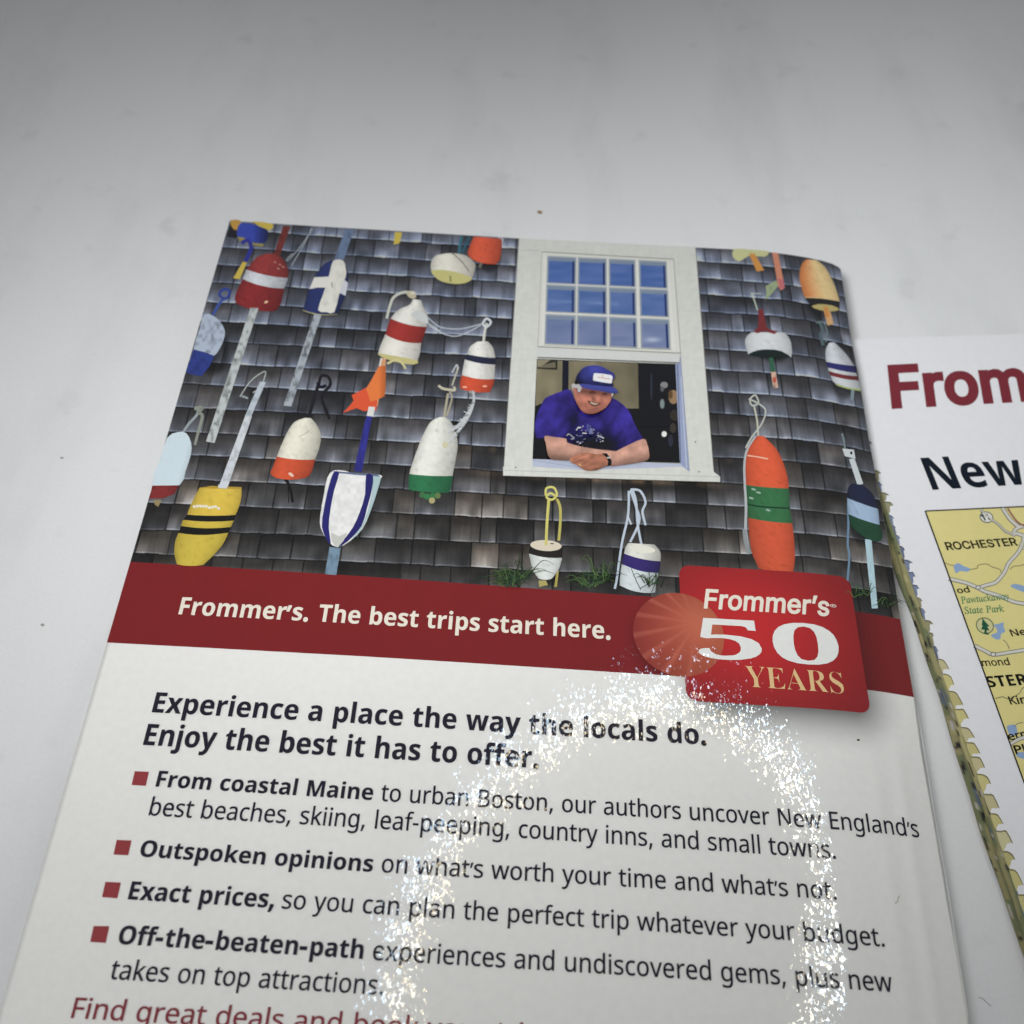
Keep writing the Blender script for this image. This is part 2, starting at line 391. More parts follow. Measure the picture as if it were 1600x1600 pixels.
# ------------------------------------------------------------------ letter outlines (thousandths of an em, two base-90 digits per number)
_A = ''.join(chr(33 + i) for i in range(94) if chr(33 + i) not in '"' + chr(39) + chr(92))
GLY = {
'R,': '0-.I-0.].*.k.|/O.|/T.u/;.$.u-0',
'R-': '0Q.H/n.H0G060G06/n',
'R.': '0-/,.#.j...a.<.^.Q.a.g.j.u/,/#/J.u/T.g/W.Q/T.</J..',
'RB': '2{.o.-.o3K0C3K183D1r302:2g2E2.2?1b2.1A1l1+1D0y1D0u1|0d260S2G0>2R0!2U/[2J.}2).Q1N.60d.-~/Q120O121)171J1F1[1`1b2&1Z2I1E2a0|2n0F2r/Q2r~/Q.a0W.a13.g1V.z1j/<1p/a1i0(1U0C110T0S0Z/Q0Z',
'RE': '2:.o.-.o3K1m3K1m2p/Q2p/Q141a141a0Y/Q0Y/Q.c1m.c1m.-',
'RF': '1}.o.-.o3K1m3K1m2p/Q2p/Q0{1`0{1`0D/Q0D/Q.-',
'RK': '2f.o.-.o3K/Q3K/Q0m/{1@0I1n1r3K2^3K0S1.2f.-1y.-0(0_/Q03/Q.-',
'RN': '3j.o.-.o3K/Z3K2L/%2O/%2M/F2K/v2J0J2J3K3(3K3(.-2<.-/I2S/G2S/J1t/L1+/L.-',
'RP': '2[.o.-.o3K093K103A1i3%2.2S291r251K2&1&1j0c1E0I0o090.04/Q04/Q.-~/Q0h0&0h0d0n131#1L1A1U1p1M2=172Z0l2l042r/Q2r',
'Ra': '2>/d.%/7.-.m.@.T.b.L/7.V/h.w00/R0G0D0P1(0R1(0h1!140o1L0W1Y071^/[1U/,1B.u1o/Q2*0:230u2,1B1q1Y1K1b0o1b.-16.-1+.a1(.a0k.F0Q.402.*~/r.V0A.]0d.p0z/51&/d1&0)0L0&/n/{/I/l/5/U///6/4.w/A.e/W.Y',
'Rb': '2c0^.%06.*/r.6/Y.G/G.[/B.[/6.-.g.-.g3j/G3j/G2G/F1x/D1W/G1W/Y1m/r2#062/0^231?2&1o1_231#2=0-23/61o.U1?.2~0T.W1#.a1B.|1T/L1Z0.1O0z1/1M0S1]/}1T/^1;/M0l/G0//G0,/M/L/^.|/}.a',
'Rc': '1b0B.%/p.+/H.:/%.S.h.w.W/K.R0+.W0h.i1=/(1b/J1{/t2/0G240}2.1K1{191I0n1U0E1Z/e1K/A0x/50,/</L/O.}/p.c0B.Y0w.`1E.o1E.:0x.+',
'Rd': '2c02.%/O.2.{.U.]/5.R0,.]1#.|1_/P2(02240X200x2#1H1Y1L1Y1J1s1H241H3j2)3j2).-1S.-1K.^1H.^15.H0x.60X.*~0;.W0m.`11.x1C/D1I/|1I0,1C0h12190n1T0:1^/l1S/M17/;0e/50+/;/L/M.|/l.a',
'Re': '2@0K.%/v.+/K.;/(.U.i.z.W/M.R0*.W0b.g16/#1[/C1x/k2.0=240i2/131{1P1b1g1A1t0t1y0E1y/}/5/}/>/F/T.z/y.b0N.Y11.`1h.s1h.>11.,~/60Q1:0Q140{1$1A0d1V0<1^/r1W/T1B/@0}',
'Rf': '0a.w.-.w1Y.71Y.71v.w2/.w2D/#3%/;3N/a3f073n0_3j1!3b0n320U39083</y37/g3)/[2j/W2D/W2-0X2-0X1Y/W1Y/W.-',
'Rg': '2c0<,@/N,F.o,W.o-3/P,y0?,r0j,y1.-21B-R1I-}1I.01I.H1K.^1H.^1+.>0a.,02.%/N.3.z.W.]/8.R0,.]0z.z1[/N2&02240T200s2%121p1I1W1L1W1T2-2)2-2).&1z-=1],h1*,J~0;.W0k._10.u1C/@1I/y1I0,1C0m101<0j1T0:1]/m1S/N18/;0g/50,/;/K/N.{/m.`',
'Rh': '2e.g.-.g3j/G3j/G2./D1U/H1U/]1n/x2$0<2/0_231>2+1h1o2$1E2.0d2..-1M.-1M0`1D151)1R0W1]0#1T/_1:/M0l/G03/G.-',
'Ri': '0%/*2j.l2s.e3#.b34.e3E.l3Q/*3Z/B3Q/J3E/M34/J3#/B2s~.g.-.g2-/G2-/G.-',
'Rk': '2,.g.-.g3j/G3j/G0n/F0Q/D02/G02/S0B/d0V/r0h102-1w2-0>0G2%.-18.-/p/|/G/W/G.-',
'Rl': '0%.g.-.g3j/G3j/G.-',
'Rm': '5+.g.-.g2-/<2-/D1V/H1V/]1p/v2%09200X24102-1U1t1m1Q1p1Q2+1m2G2$2h203/243e2,401o4G1F4O0d4O.-3o.-3o0b3g163N1S3$1]2R1T241>2!0t1y0@1y.-1=.-1=0b15160w1S0M1]/z1T/]1:/L0l/G04/G.-',
'Rn': '2e.g.-.g2-/<2-/D1V/H1V/^1p/y2%0>200`241>2,1h1o2$1F2.0d2..-1M.-1M0`1D151)1R0W1]0#1T/_1:/M0l/G04/G.-',
'Ro': '2[0C.%/q.,/H.</&.W.h.}.W/P.R0..^1!/$1^/Z2(0E240t2.1A1y1d1^1}19220f270.2,/81e.W1..3~0D.W0u.b1:/!1N/N1T0.1N0h1:180u1S0D1]/o1S/N18/;0h/50./;/N/N/!/p.b',
'Rp': '2c.g,@.g2-/<2-/D1V/G1V/Z1m/r2#06200^241?2(1o1`231$2=0.23/71o.V1?.20^.%07.*/s.6/G.[/C.[/F.>/G-{/G,@~0T.W0s.]10.j1B/$1P/A1Z0.1T0g1B171#1S0S1]0#1T/`1=/N0q/G09/G0./M/M/^.|/}.a',
'Rr': '14.g.-.g2-/<2-/C1E/F1E/Z1b/t1y072.0Z240q231*201!1S0k1W0V1X0;1T/}1I/g17/V0z/K0[/G09/G.-',
'Rs': '1b/h.%/%.,.P.=.P.t/*.`/i.V05.Z0O.e0_.v0d/10]/I0A/`/f/x/)08.^0X.S0n.O1..Y1W.v1v/F2-/}240a2-1;1w1&1G0Q1W/y1^/X1Z/A1R/21D/.12/60s/T0_000G0l0-16/g1?/Q1B/619.c0w.A0H.-',
'Rt': '0l/{.%/F.0/1.=.{.R.o.p.l/<.l1Y.81Y.81w.l23/)3%/L3%/L2-0Z2-0Z1Y/L1Y/L/=/P.{/].g/o.[0*.W0F.Y0^._0^.10B.)',
'Ru': '2e01.%/R../).F.k.o.c/O.c2-/D2-/D/S/M/#/h.b0:.W0m.a13.z1D/H1J0%1J2-2+2-2+.-1U.-1L.^1I.^14.D0t.30S.*',
'Rv': '1u/[.-.-2-.m2-/`/h/k/F/v/!/}.b0#.b0,/#07/G0B/h152-1u2-0E.-',
'Rw': '3|/=...42..s2./I/}/W/A/b.k/d.k/k/,/s/P/}/r0b2.1H2.2,/r2:/?2D.l2F.l2P/?2`/}372.3t2.2j..2#..1@0D110|1(1J1$1J0w0|0h0D0%..',
'Rx': '2(.9.-/b01.?2-/(2-0+0Y1-2-1p2-0M011w.-13.-0+/d.}.-',
'Ry': '1w.f,@.I,A.4,E.4,u.F,s.],q.y,v/4-(/E-</R-V/f.,..2-.n2-/b/o/t/;0$.g0(.g04/80G/p162-1w2-04-U/z-&/_,_/:,G',
'R’': '/2/(2H/+2B.z1t.i1G.W0x.40x.;1>.C1b.I2).O2H',
'BE': '2=.j.-.j3K1p3K1p2Q/v2Q/v1B1d1B1d0I/v0I/v/&1p/&1p.-',
'BF': '26.j.-.j3K1o3K1o2Q/u2Q/u101c101c06/u06/u.-',
'BM': '50.j.-.j3K0@3K1W/D1Y/D2y3K4N3K4N.-3I.-3I0]3J163L1o3N2<3K2<2*.-1%.-/h2=/e2=/h1p/j15/k0X/k.-',
'BN': '43.j.-.j3K063K2R/K2T/K2Q042O0w2O3K3Q3K3Q.-2*.-/h20/e20/i1E/k0[/k.-',
'BO': '4(1*.%0=../_.E/2.k.m/B.Z0#.T0k.Z1V.m28/22j/_330=3J1+3R1s3J2Q333!2j3B273U1U3[0j3U0#3B/A3!.k2Q.E1s..~1*.}1c/,2./M2C0%2J0j2C1S2.2,1c2M1+2W0M2M0(2,/m1S/f0j/m0%0(/M0M/,',
'BR': '3%.j.-.j3K0A3K1<3B1y3&2A2T2M1p2I1P2@151z0g1M0J3%.-1j.-0Q01/v01/v.-~/v1*0<1*0h1.1*1:1:1O1@1m1:2/1)2C0f2N0:2Q/v2Q',
'BS': '27/{.%/2...L.C.L/H/9/-/^/!0(.{0H/#0^//0j/?0n/S0g/m0R0$/j0H/E0Z.{0w.^1D.T1_.Q2!.]2]/!3-/V3H0@3Q1-3I1u301S2:0s2O0<2W0!2S/k2I/`2:/[2%/a1j/r1X0[141@0k1W0U1i0=1t/|1w/X1l.z1H.L0l.0',
'BT': '2J/d.-/d2P.:2P.:3K2<3K2<2P0o2P0o.-',
'Ba': '2[/b.%/4.-.j.C.Q.h.I/@.S/t.s0=/K0R090[0z0^0z0n0v1,0k1>0X1H0@1K/f1C/210.l1u/S220D2;1+231[1v1y1M2(0n2(.-1<.-1).`1%.`0i.E0O.400.*~0,.p0J.u0d/)0t/@0z/`0z0!0R/}0)/x/j/k/[/W/V/@/Y/,/d.z',
'Bb': '2o0x.%0S.*07.5/l.U/f.U/T.-.b.-.b3j/l3j/l2M/k2#/h1_/l1_0!1t092+0V260{2:1W2.2*1e2F1)2P012F/82).W1V.2~0[.y0w/$12/:1?/^1D021?0b111)0w1>0Y1D081>0!1,/q0i/l0</l02/p/^/|/:07/$',
'Bc': '1y0B.%/T.2.y.T.V/4.K0..Q0l.c1B/!1h/H2%/t250K2:13231d1}1F1.0u1>0K1D/{18/a0n/W0//]/Y/m/80*/#0K.y1)/%1X/=1X.B1(.-',
'Bd': '2o/}.%/D.2.s.V.U/8.K00.U1(.s1e/E2.0#2:0H270f2+0}1u141`171`122#102N103j2:3j2:.-1G.-14.^10.^0y.H0c.60E.*~0D.w0i.}1$/512/S160#160/120_1%1&0j1<0C1C0%1</j1&/[0_/W0./[/Y/j/70%/!',
'Be': '2R0S.%/z.+/L.;/%.U.d.z.Q/N.K0..Q0j.b1?.|1e/D2$/o250D2:1.201d1j2*15250H25/r/W/r/_/L/q//02.x0X.r1>.y1{/41{.@1A.-~/Y0Z110Z1,0z0{170e1H0E1M0+1I/p1:/a0}',
'Bf': '1!.s.-.s1B.:1B.:1t.s24.s2O.v2y/&3=/:3S/T3c/u3k0?3n0v3i1A3^1(2o0j2u0J2y082u0+2l/}2K/}240y240y1B/}1B/}.-',
'Bh': '3#.b.-.b3j/l3j/l2[/k2(/h1`/m1`0%1x0?2.0]270}2:1X222(1v2C1K2L0i2L.-1B.-1B0O1;0|1(1<0b1D0;1=0!1$/q0Y/l0%/l.-',
'Bi': '0F/:2b/$2e.n2m.b2|.^38.b3P.n3`/:3j/a3`/m3P/q38/m2|/a2m~.b.-.b24/l24/l.-',
'Bj': '0F/:2b/$2e.n2m.b2|.^38.b3P.n3`/:3j/a3`/m3P/q38/m2|/a2m~.D,@-|,B-],H-]-<-t-8.1-6.D-9.S-B._-S.b-o.b24/l24/l-`/i-?/`,}/N,d/5,P.o,D',
'Bk': '2f.b.-.b3j/l3j/l19/k0k/g0@/h0@/}0^090y1F242^241$0I2f.-1L.-0</h/l/E/l.-',
'Bl': '0F.b.-.b3j/l3j/l.-',
'Bm': '5K.b.-.b24/T24/b1`/h1`/|1x0;2.0Y270y2:1C271c2-1|1x231`2<1`2P1x2k2.3/273N2:4+224R1v4k1K4s0i4s.-3i.-3i0O3c0|3P1<311D2j1=2S1(2F0a2B012B.-18.-180O120|0z1<0[1D071=/|1$/p0Y/l0%/l.-',
'Bn': '3#.b.-.b24/T24/b1`/h1`/|1x0=2.0]271#2:1Y222(1v2C1K2L0i2L.-1B.-1B0O1>0s14110|1@0b1D0:1=/}1$/q0Y/l0%/l.-',
'Bo': '2f0H.%/s.,/G.</!.X.c/!.Q/S.K01.W1(.|1d/Y2.0J2:0|251K2#1p1d201>2A0j2F012:/:1q.X18.3~0I.x0l/#1)/916/[1:01160b1)1)0l1=0I1D0%1=/j1)/]0b/W01/]/[/j/90&/#',
'Bp': '2o.b,@.b24/Y24/h1_/l1_092*0V260{2:1W2.2*1e2F1)2P012F/92(.W1U.20x.%0S.*08.5/l.U/g.U/l-{/l,@~0[.y0y/$13/:1@/^1D021<0o1$180Y1D081>0!1,/q0i/l0</l02/p/^/|/:07/$',
'Br': '1P.b.-.b24/S24/c1P/h1P/{1k092%0W250{2:122:1B281:141-160x170F1.010}/{0l/p0S/l04/l.-',
'Bs': '1n/l.%/).+.L.<.L/4/2.y/o.p0-.s0>.y0G/(0K/50E/F00/W/U/p.x02.e0B.V0U.N0m.K1..U1[.t1|/G240(2:0j241O1y11100X1C0&1K/a1D/U12/Z1!/q0n0G0X1#0=180.1G/v1P/_1S/@1I.j1,.D0U..',
'Bt': '1B0+.%/J.1/3.@.|.V.q.w.m/F.m1B.<1B.<1n.u24/63(/w3(/w241)241)1B/w1B/w/F/z/40(/&06.z0H.w0i.{1-/(1-.70`.+',
'Bu': '3#0..%/R../).F.i.q.`/S.`24/j24/j/l/n/I/y/000.|0K.w0r/#1//;1</b1@0;1@242J242J.-1W.-1J.]1D.]10.D0o.30O.)',
'Bw': '4P/B.-.424/=24/h0E/q/x/x/J/}/&0#/&0&/@0,/b010$05080c241w242G082N/u2T/I2W/&2Z/&2`/H2g/w2p0E3A244I243:.-2&.-1f/S1^/v1R0L1G0|1?1A1<1A150|1*0L0z/v0r/R0S.-',
'Bx': '2I.0.-/S04.624/N240;0t1)242@241!042F.-1..-0;/Q/H.-',
'By': '2C.x,@.Z,A.D,E.D-:.V-8.l-6/.-;/C-J/T-`/`-y/f.0.-24/@240,/u04/U08/40:/40?/U0H/u12242C240]-X0B-%/z,]/N,G',
'HC': '3j1*.%0F../j.F/;.m.t/F.^0,.U0x.^1i.t2N/;3(/j3O0F3h1*3p1t3d2:3U2W3B2q3*3+2h3:2F3D1|2^1|2J2P2*2r1Z3,1*330X3-012v/j2X/P21/@1Y/:0x/@0;/P/e/k/<01.z0X.i1*.c1Z.j2*/#2J/E2^/t3D/t3:/O3+/.2r.l2W.S2:.@1u.21P.)',
'HE': '2i.j.-.j3i293i293//P3//P1=2(1=2(0_/P0_/P.g2<.g2<.-',
'HF': '2`.j.-.j3i263i263//P3//P151z151z0V/P0V/P.-',
'HH': '3q.j.-.j3i/P3i/P1@2M1@2M3i343i34.-2M.-2M0b/P0b/P.-',
'HO': '4%1*.%0F../j.F/<.m.t/F.^0,.U0x.^1i.t2N/<3(/j3O0F3h1*3p1i3h2E3O2s3(3;2N3Q1i3X0x3Q0,3;/F2s.m2E.F1i..~1*.c1U.i1}.z2D/<2^/d2o0;2t0x2o1Y2^222D2Y1}2w1U3-1*330X3-012w/k2Y/P21/@1Y/:0x/@0;/P/d/k/<01.z0X.i',
'HR': '3,.j.-.j3i0f3i1A3d1m3T243<2K2w2Z2P2_2$2Z1T2K1.240j1m0R1@0D0f0?/30?/30y0d0y1,0|1I1*1_181n1K1v1d1y2$1v2A1n2Z1_2o1I3!1,3,0c3//P3//P.-~2%.-0`0_1N0_2r.-',
'HS': '3*0Y.#0$.)/S.6/..L.n.j.[/3.S/]/;/]/A/A/N/+/b.u/z.i0Y._0{.b1=.j1V.x1i//1u/E1z/_1v/u1l0,1G0F0o0W010i/S1!/)1@.j1f.b29.h2c.y3+/93G/^3^0-3k0]3p123k1[3^2#3G2>3,2O2e2V2?1q2?1f2b1M2{1*300Z360;33/{3+/e2y/T2h/I2S/F2=/J2$/V1n/}1S0M1D1&161W1&2,0h2P0?2Z0#2^/_2X/62G.n2-.O1c.815.)',
'HT': '3,.M3/.M3i2g3i2g3/0{3/0{.-0:.-0:3/',
'He': '2Y0M.$/u.+/H.=/$.[.f/(.U/W.O04.T0l.e1A/#1i/F2,/q2?0F2E1)2;1E2.1_1u1u1Z2*19250l280;28/}.y/}.y0V1r0V1U0C1R0g1I1,1:1E1%1Y0g1f0F1j0%1f/f1X/P1E/@1-/60k/30L/30+/7/_/A/=/S/!/k.k0,.`0M.[0x.c1<.w1Q/<22/.2%.m1o.T1V.@1:.10s.(',
'Hm': '4t.c.-.c2@/C2@/C1F/?1F/I1c/W1z0$2=0T2G0{2A1>2.1T1k1a1F1W1F1b1a1q1w2B2<2{2G3?2D3]293v2&4.1h4:1G4>0y4>.-3[.-3[0x3U1@3D1X3*1f2i1j2P1h2;1`1y1A1o0q1o.-11.-111!1,1?0w1V0_1f0@1j/r1`/`1R/Q1@/H1)/E0h/E.-',
'Ho': '2e0H.$/s.+/H.=/$.[.f/(.U/X.O04.U0m.f1B/$1j/H2-/s2?0H2E0z2?1J2-1m1j2,1B2=0m2B042=/X2,/(1m.[1J.=0z.+~0H.[0l.a1-.p1C/,1R/H1[/k1_041[0Y1R0|1C1>1-1U0l1e0H1j0%1e/e1U/O1>/?0|/60Y/304/6/k/?/H/O/,/e.p0%.a',
'Hr': '0}.c.-.c2@/C2@/C1a/F1a/U1{/l240.2A0N2F0_2E0m2E0m1b0`1d0H1f0/1c/s1Z/`1L/Q1;/H1$/E0g/E.-',
'Hs': '220/.$/e.(/C.0/&.?.l.S.Z.m.Q/1/1/>/<.}/O.j/j._0..Z0R.`0n.l1$/#1+/:1(/L0x/[0g/g0M/o/i0!/;03.v0I.c0g.]11.a1P.o1l/*2&/F27/i2B042E0X2B0x29162+1J1s1d1A1+140|1I0m1[0T1h041m/p1i/V1]/E1J/@14/C0|/O0m0$0X0_0J120;1Q0#1e/b1k/>1f.y1W.]1A.E1!.30X.(',
'H®': '3:0a/I09/M/n/Y/L/l/.0*.q0G.^0j.R14.N1].R2*.^2O.q2r/.34/L3M/n3`093l0a3p1.3l1T3`1w3M29342Q2r2e2O2p2*2t1]2p142e0j2Q0G290*1w/l1T/Y1./M~0a/z1.0#1R041r0K2/0k2>142C1]2>2*2/2N1r2m1R3*1.390a3>0939/p3*/P2m/82N/)2*/#1]/)14/80k/P0K/p04090#~100[0^1W101W1_0[~/u0[/u2_0w2_162W1M2D1V2!1M1[151F0t1>021>021_0i1_0{1g1*2!1&210{290i2?0D2?0D0[',
'H’': '0*.b1^/$3i/k3i/51^',
'S5': '2</y.%/J.)/&.2.h.?.U.P.K.d.H.y.L/2.W/@.i/I/#/L/+/%/B.b/U.X/n.U0<.`0M.m0[/%0d/B0g/h0a090N0X010k/f0q/:0m.u0e.U0q.l3K1[3K1_2*182*122A1*2T0n2[/<2[/118/Q1?/|1B0h191D0z1h0L1t/h1p/?1d.y1Q.^19.H0[..',
'S0': '2<05.%/X../..E.j.k.T/B.H0#.D0k.H1V.T28.j2j/.33/X3J063Q0l3J1:331Y2i1p271|1U2%0j1|0#1p/A1Y.k1:.E0k..~05.R0T.`0g/.0p/o0r0j0p1f0g2K0T2s063%/q2s/_2K/U1f/R0j/U/o/_/./q.`',
'SY': '2p/8.-/8.>/V.C/h.M/q.`/u/#/u0,.[2H.J2d.;2s..2y-{2|-{320H320H2|0<2|/{2v/p2f/x2M0r0[1m231}2^1p2t1I2|1F2|1F322}322}2|2_2n2D2M1+0D1+/#1..`17.M1I.C1h.>1h.-',
'SE': '3$.;.-.;.>.Y.A.l.K.v.^.y.|.y26.v2Z.l2o.Y2y.=2}.=322T322T1`2D1`262:1t2[1F2n0b2t0A2r032g002I000p0:0p0b0v0}1,141K1?1y1O1y1O/I1>/I100.0}0B0k0N020W000W00.q02.]09.P0`.I13.K1X.T1y.c28.y2N/<2a/c2t/c2W.-',
'SA': '2{.#.-.#.?.6.B.E.K._.y0G3=0Y3<2E/*2a.O2o.C3%.?3%.-0_.-0_.?1-.F1:.[10/#0w/W/:/W.}.u.z.i.y.^/*.G/O.?/S.?/S.-~/D/u0l/u0*1_',
'SR': '3D.<.-.<.>.Z.C.l.M.v.`.y/#.y2@.u2[.l2n.Y2x.=2}.=320R321P3+242p2Z2I2g1n2[1<290r1Z0Y2v.`3/.G3I.>3K.>3K.-1r.-0B0M0/0M0//#02.`0;.M0M.C0l.>0l.-~0/0d0D0d0s0j170|1I1A1O1p1F2J1+2k0Y2u0C2s072l0/2F',
'SS': '2K.X-}.X/r.l/r/%/1/B.`/i.E0>.<0a.A0{.Q10.j16/,1(/T0Z/t/w08/C0V.{0w.f1@.`1l.d27.q2X/+2s/F3,/h39023=0_38193+1B3)1K3(1X3-1`3=1s3=1s1_1b1_1U2&1D2F1/2`0r2s0W3#0;3(/w3!/`2p/P2[/K2A/O2)/]1p061N0w101]0c1q0L2!052,/X2&/01s.h1Y.J18.50j.&09.!/r.$/Q../5.6/(.9.s.4.k-}',
'IP': '2X-f.--j.:-m.:.-.=.?.F.L.W.W.w/Q2F/W2i/T2x/K3%/#3./(3<1*3<1z302N2h2^2.2X1c2F1@2*1#1`0j110]0V0W/s0W/g0O/>.n/=.e/<.[/?.K/J.A/y.:/u.-~0:0l0w0u1H121d1X1l211g2U1V2o1:3!0n3(0P2|0@2Z/u1%/s0w/y0n',
'IS': '26/m.#/?.(.h.7._.:.W.:.F.5.<.$.0.$.G/f.S/f.]/+.s.[/9.@/f.80!.;09.D0K.S0Y.g0c.}0f/<0^/_0H0&000B/n0b/91H//1e/+2%//2G/<2f/P3!/l36013B0W3F0w3D183=1N361X341h381r3D2#3D1j1p1_1p1X2H1G2n1+3)0b300A3+0(2w/t2^/n2=/r2)/|1n0B1B0a0}1%0Y1B0,1L/Q1G/,19.g0}.J0_.50;.(',
'Ia': '1v.`.$.G.*.5.7.*.N.%.n.-/J.?0(._0^/-11/[1Q001[0R1R0b170k1T1C1T0a/-0W.Y0Y.R0c.P0v.[19/!1B.v0j.90<.$0(.-/|.D08/I/n.l/J.D/(.-~/$.N/5.R/G.^/l/*02/a0K0B0T0{0K1?021J/n1B/O1)/30[.x0(.h/M.c.w.j.X',
'Ic': '1I/6.$.h.-.G.D.3.j.,/@.0/b.90(.^0g/91=/j1T0@1[0^1X0s1M1$1=1*1*0|0i0q0a0c0^0L0e0E0y0H1+0O160S1;0U1@0P1H0>1J/v1C/U1./80h.}0=.n/j.i/>.m.w.z.[/3.J/M.D0&.S0^/$0h.u0:.H/f..',
'Ie': '1>/,.%.`.-.B.B./.d.)/6.,/V.6/y.[0a/81:/h1S0<1[0W1X0l1N0x1>0|1)0o0[0I06/g/u.k/b.g/I.f/5.m.h/&.O/J.G/|.T0V/#0a.u0?.Q/y.9/S.+~.n/r/O0%/|0@0<0c0E1.0?1B0-1I/s1E/]17/20`',
'Ik': '1s0S.%0B.*04.6/u.m/K/u.|/T.V.--{.-/:2d/=2y/53/.u32.l32.p3?/@3E/`3L/r3Q/}3R0(3K0$3</&/q0<0j0V1%0`170W1A0>1E0D1Q1q1Q1n1D1l1D1C1;0p0y/x0:0O.w0_.]0r.Q1/.]1L.}1V.s1=.P1#.80h.*',
'Ir': '0Y-{.-.[0J.f0}.c1/.]16.:1;.<1H.i1O/-1U/I1[/O1Y/O1S/,0,/]0y0*1L0I1[0_1R0g1:0d1)0[0w0O0m0A0j0-0r0!1+/I0@.y/A.V.-',
'It': '04.N.$.6.....G./.Y.4.l.p1:.@1:.C1H.m1X/71x/[2M/k2M/Q1O001O0*1:/K1:.p.|.j.Z.m.O.v.L/0.X/O.}/Y.r/$.8',
'Iu': '21.[.$.I.(.<.1.4.?.1.S.5.s.@/G.`0^.d0q.f1(.c13.]1:.:1>.<1K.i1Q/-1V/J1[/S1W/R1O/P1G.u/>.l.x.i.d.n.S.}.M/7.S/O.d0*/F0]0D1#1T1Y1T0y//0p.]0t.Q1!.M1;.Z1Z/&1d.y1B.J0{..0W.$0>..06.H0@/#0U/m0#/$/R.M/)./',
'Iw': '3).^.$.Y0(.V0d.N1+.A1;.-1@.*1@.+1K.K1Q.d1W.t1[/!1]//18/40#/5/.0h1]0t1]12.u1c/S2:0<2J0j2=0}231/201>281S2M1[2Y1X2d1P2l102W0I1t/H0j.$0`.$0F0V.j.$',
'Iy': '1--[,H-C,P-:,e-B,x-W-$-j,{.#,u.6-#.O-B.}.%.Y0(.Q0Q.J0n.813.)1;-p1>-r1J.51N.M1U.l1[.w1M/(0|/70,/N.g0%/^0A030N0N0R0c0N0s0B1!071+011?091S0O1[0^1X0i1O0s100i0X0I/r0(/9/X.P/)-f.T-).&,X-n,L',
'R1': '2E0..-0.1o0.2B002h/x2U/b2B/.1s.j2@063K0h3K0h.-',
'R7': '2E/..-1?2p.K2p.K3K2#3K2#2x/p.-',
}
_AI = {c: i for i, c in enumerate(_A)}
_GC = {}
def glyph(font, ch):
    if (font, ch) in _GC: return _GC[font, ch]
    g = 0.0
    key = font + ch
    if key not in GLY: key = 'R' + ch; g = 0.022 if font == 'B' else 0.0
    s = GLY[key]
    dec = lambda a: (_AI[a[0]] * 90 + _AI[a[1]] - 1000) / 1000.0
    adv = dec(s[:2]); L = []
    for part in s[2:].split('~'):
        v = [dec(part[i:i + 2]) for i in range(0, len(part), 2)]
        L.append(np.array(v).reshape(-1, 2))
    if g: L = offset_loops(L, g); adv += 2 * g
    _GC[font, ch] = (adv, L); return adv, L
# ------------------------------------------------------------------ the tabletop
_t = mesh_obj('tabletop', [(-1.2, -1.2, 0), (1.2, -1.2, 0), (1.2, 1.6, 0), (-1.2, 1.6, 0)], [(0, 1, 2, 3)], TAB); _t['kind'] = 'structure'

# ------------------------------------------------------------------ the guidebook
BOOK = empty('guidebook', (0.03 * S, 0.45 * S, 0.0),
             'glossy paperback guidebook lying back cover up, buoy photograph above a red band and white blurb', 'book')
R_PX = [(1313.75, 421), (1331, 535), (1345, 607.5), (1357.5, 685), (1376, 785), (1392.5, 870), (1406.75, 967.5), (1429.4, 1096),
        (1440.6, 1178.75), (1459.4, 1284), (1480, 1405), (1495, 1487.5), (1513.75, 1600)]
R_UV = COVER.uv(R_PX)
T_UV = COVER.uv([(359, 345), (480, 352.5), (600, 359.6), (810, 372.5), (960, 380.5), (1085, 386.5), (1145, 389.5), (1210, 395), (1250, 400.5), (1285, 407.5), (1300, 412), (1309, 416.5), (1313.75, 421)])
L_U = float(COVER.uv([(359, 345)])[0, 0])
def right_u(v): return np.interp(v, R_UV[::-1, 1], R_UV[::-1, 0])
def top_v(u): return np.interp(u, T_UV[:, 0], T_UV[:, 1])
BOT_V = -0.25
BAND_T = COVER.uv([(205, 878), (985, 930.5)]); BAND_B = COVER.uv([(166, 1004), (985, 1052)])
def band_top(u): return np.interp(u, BAND_T[:, 0], BAND_T[:, 1]) + 0 * u
def band_bot(u): return np.interp(u, BAND_B[:, 0], BAND_B[:, 1]) + 0 * u
# badge outline in page units
BQ = COVER.uv([(1060, 883.5), (1331, 903), (1357, 1118.5), (1072, 1092)])
B_L, B_R, B_T, B_B = BQ[0, 0], (BQ[1, 0] + BQ[2, 0]) / 2, (BQ[0, 1] + BQ[1, 1]) / 2, (BQ[2, 1] + BQ[3, 1]) / 2
def rr_dist(u, v, du=0.0, dv=0.0, r=0.016):
    cx, cy = (B_L + B_R) / 2 + du, (B_T + B_B) / 2 + dv
    qx = np.abs(u - cx) - (B_R - B_L) / 2 + r; qy = np.abs(v - cy) - (B_T - B_B) / 2 + r
    return np.hypot(np.maximum(qx, 0), np.maximum(qy, 0)) + np.minimum(np.maximum(qx, qy), 0) - r
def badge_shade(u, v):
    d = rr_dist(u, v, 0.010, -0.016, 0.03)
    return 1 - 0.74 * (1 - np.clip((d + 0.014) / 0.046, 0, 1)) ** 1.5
PAPER_INK = np.array([0.785, 0.778, 0.75])
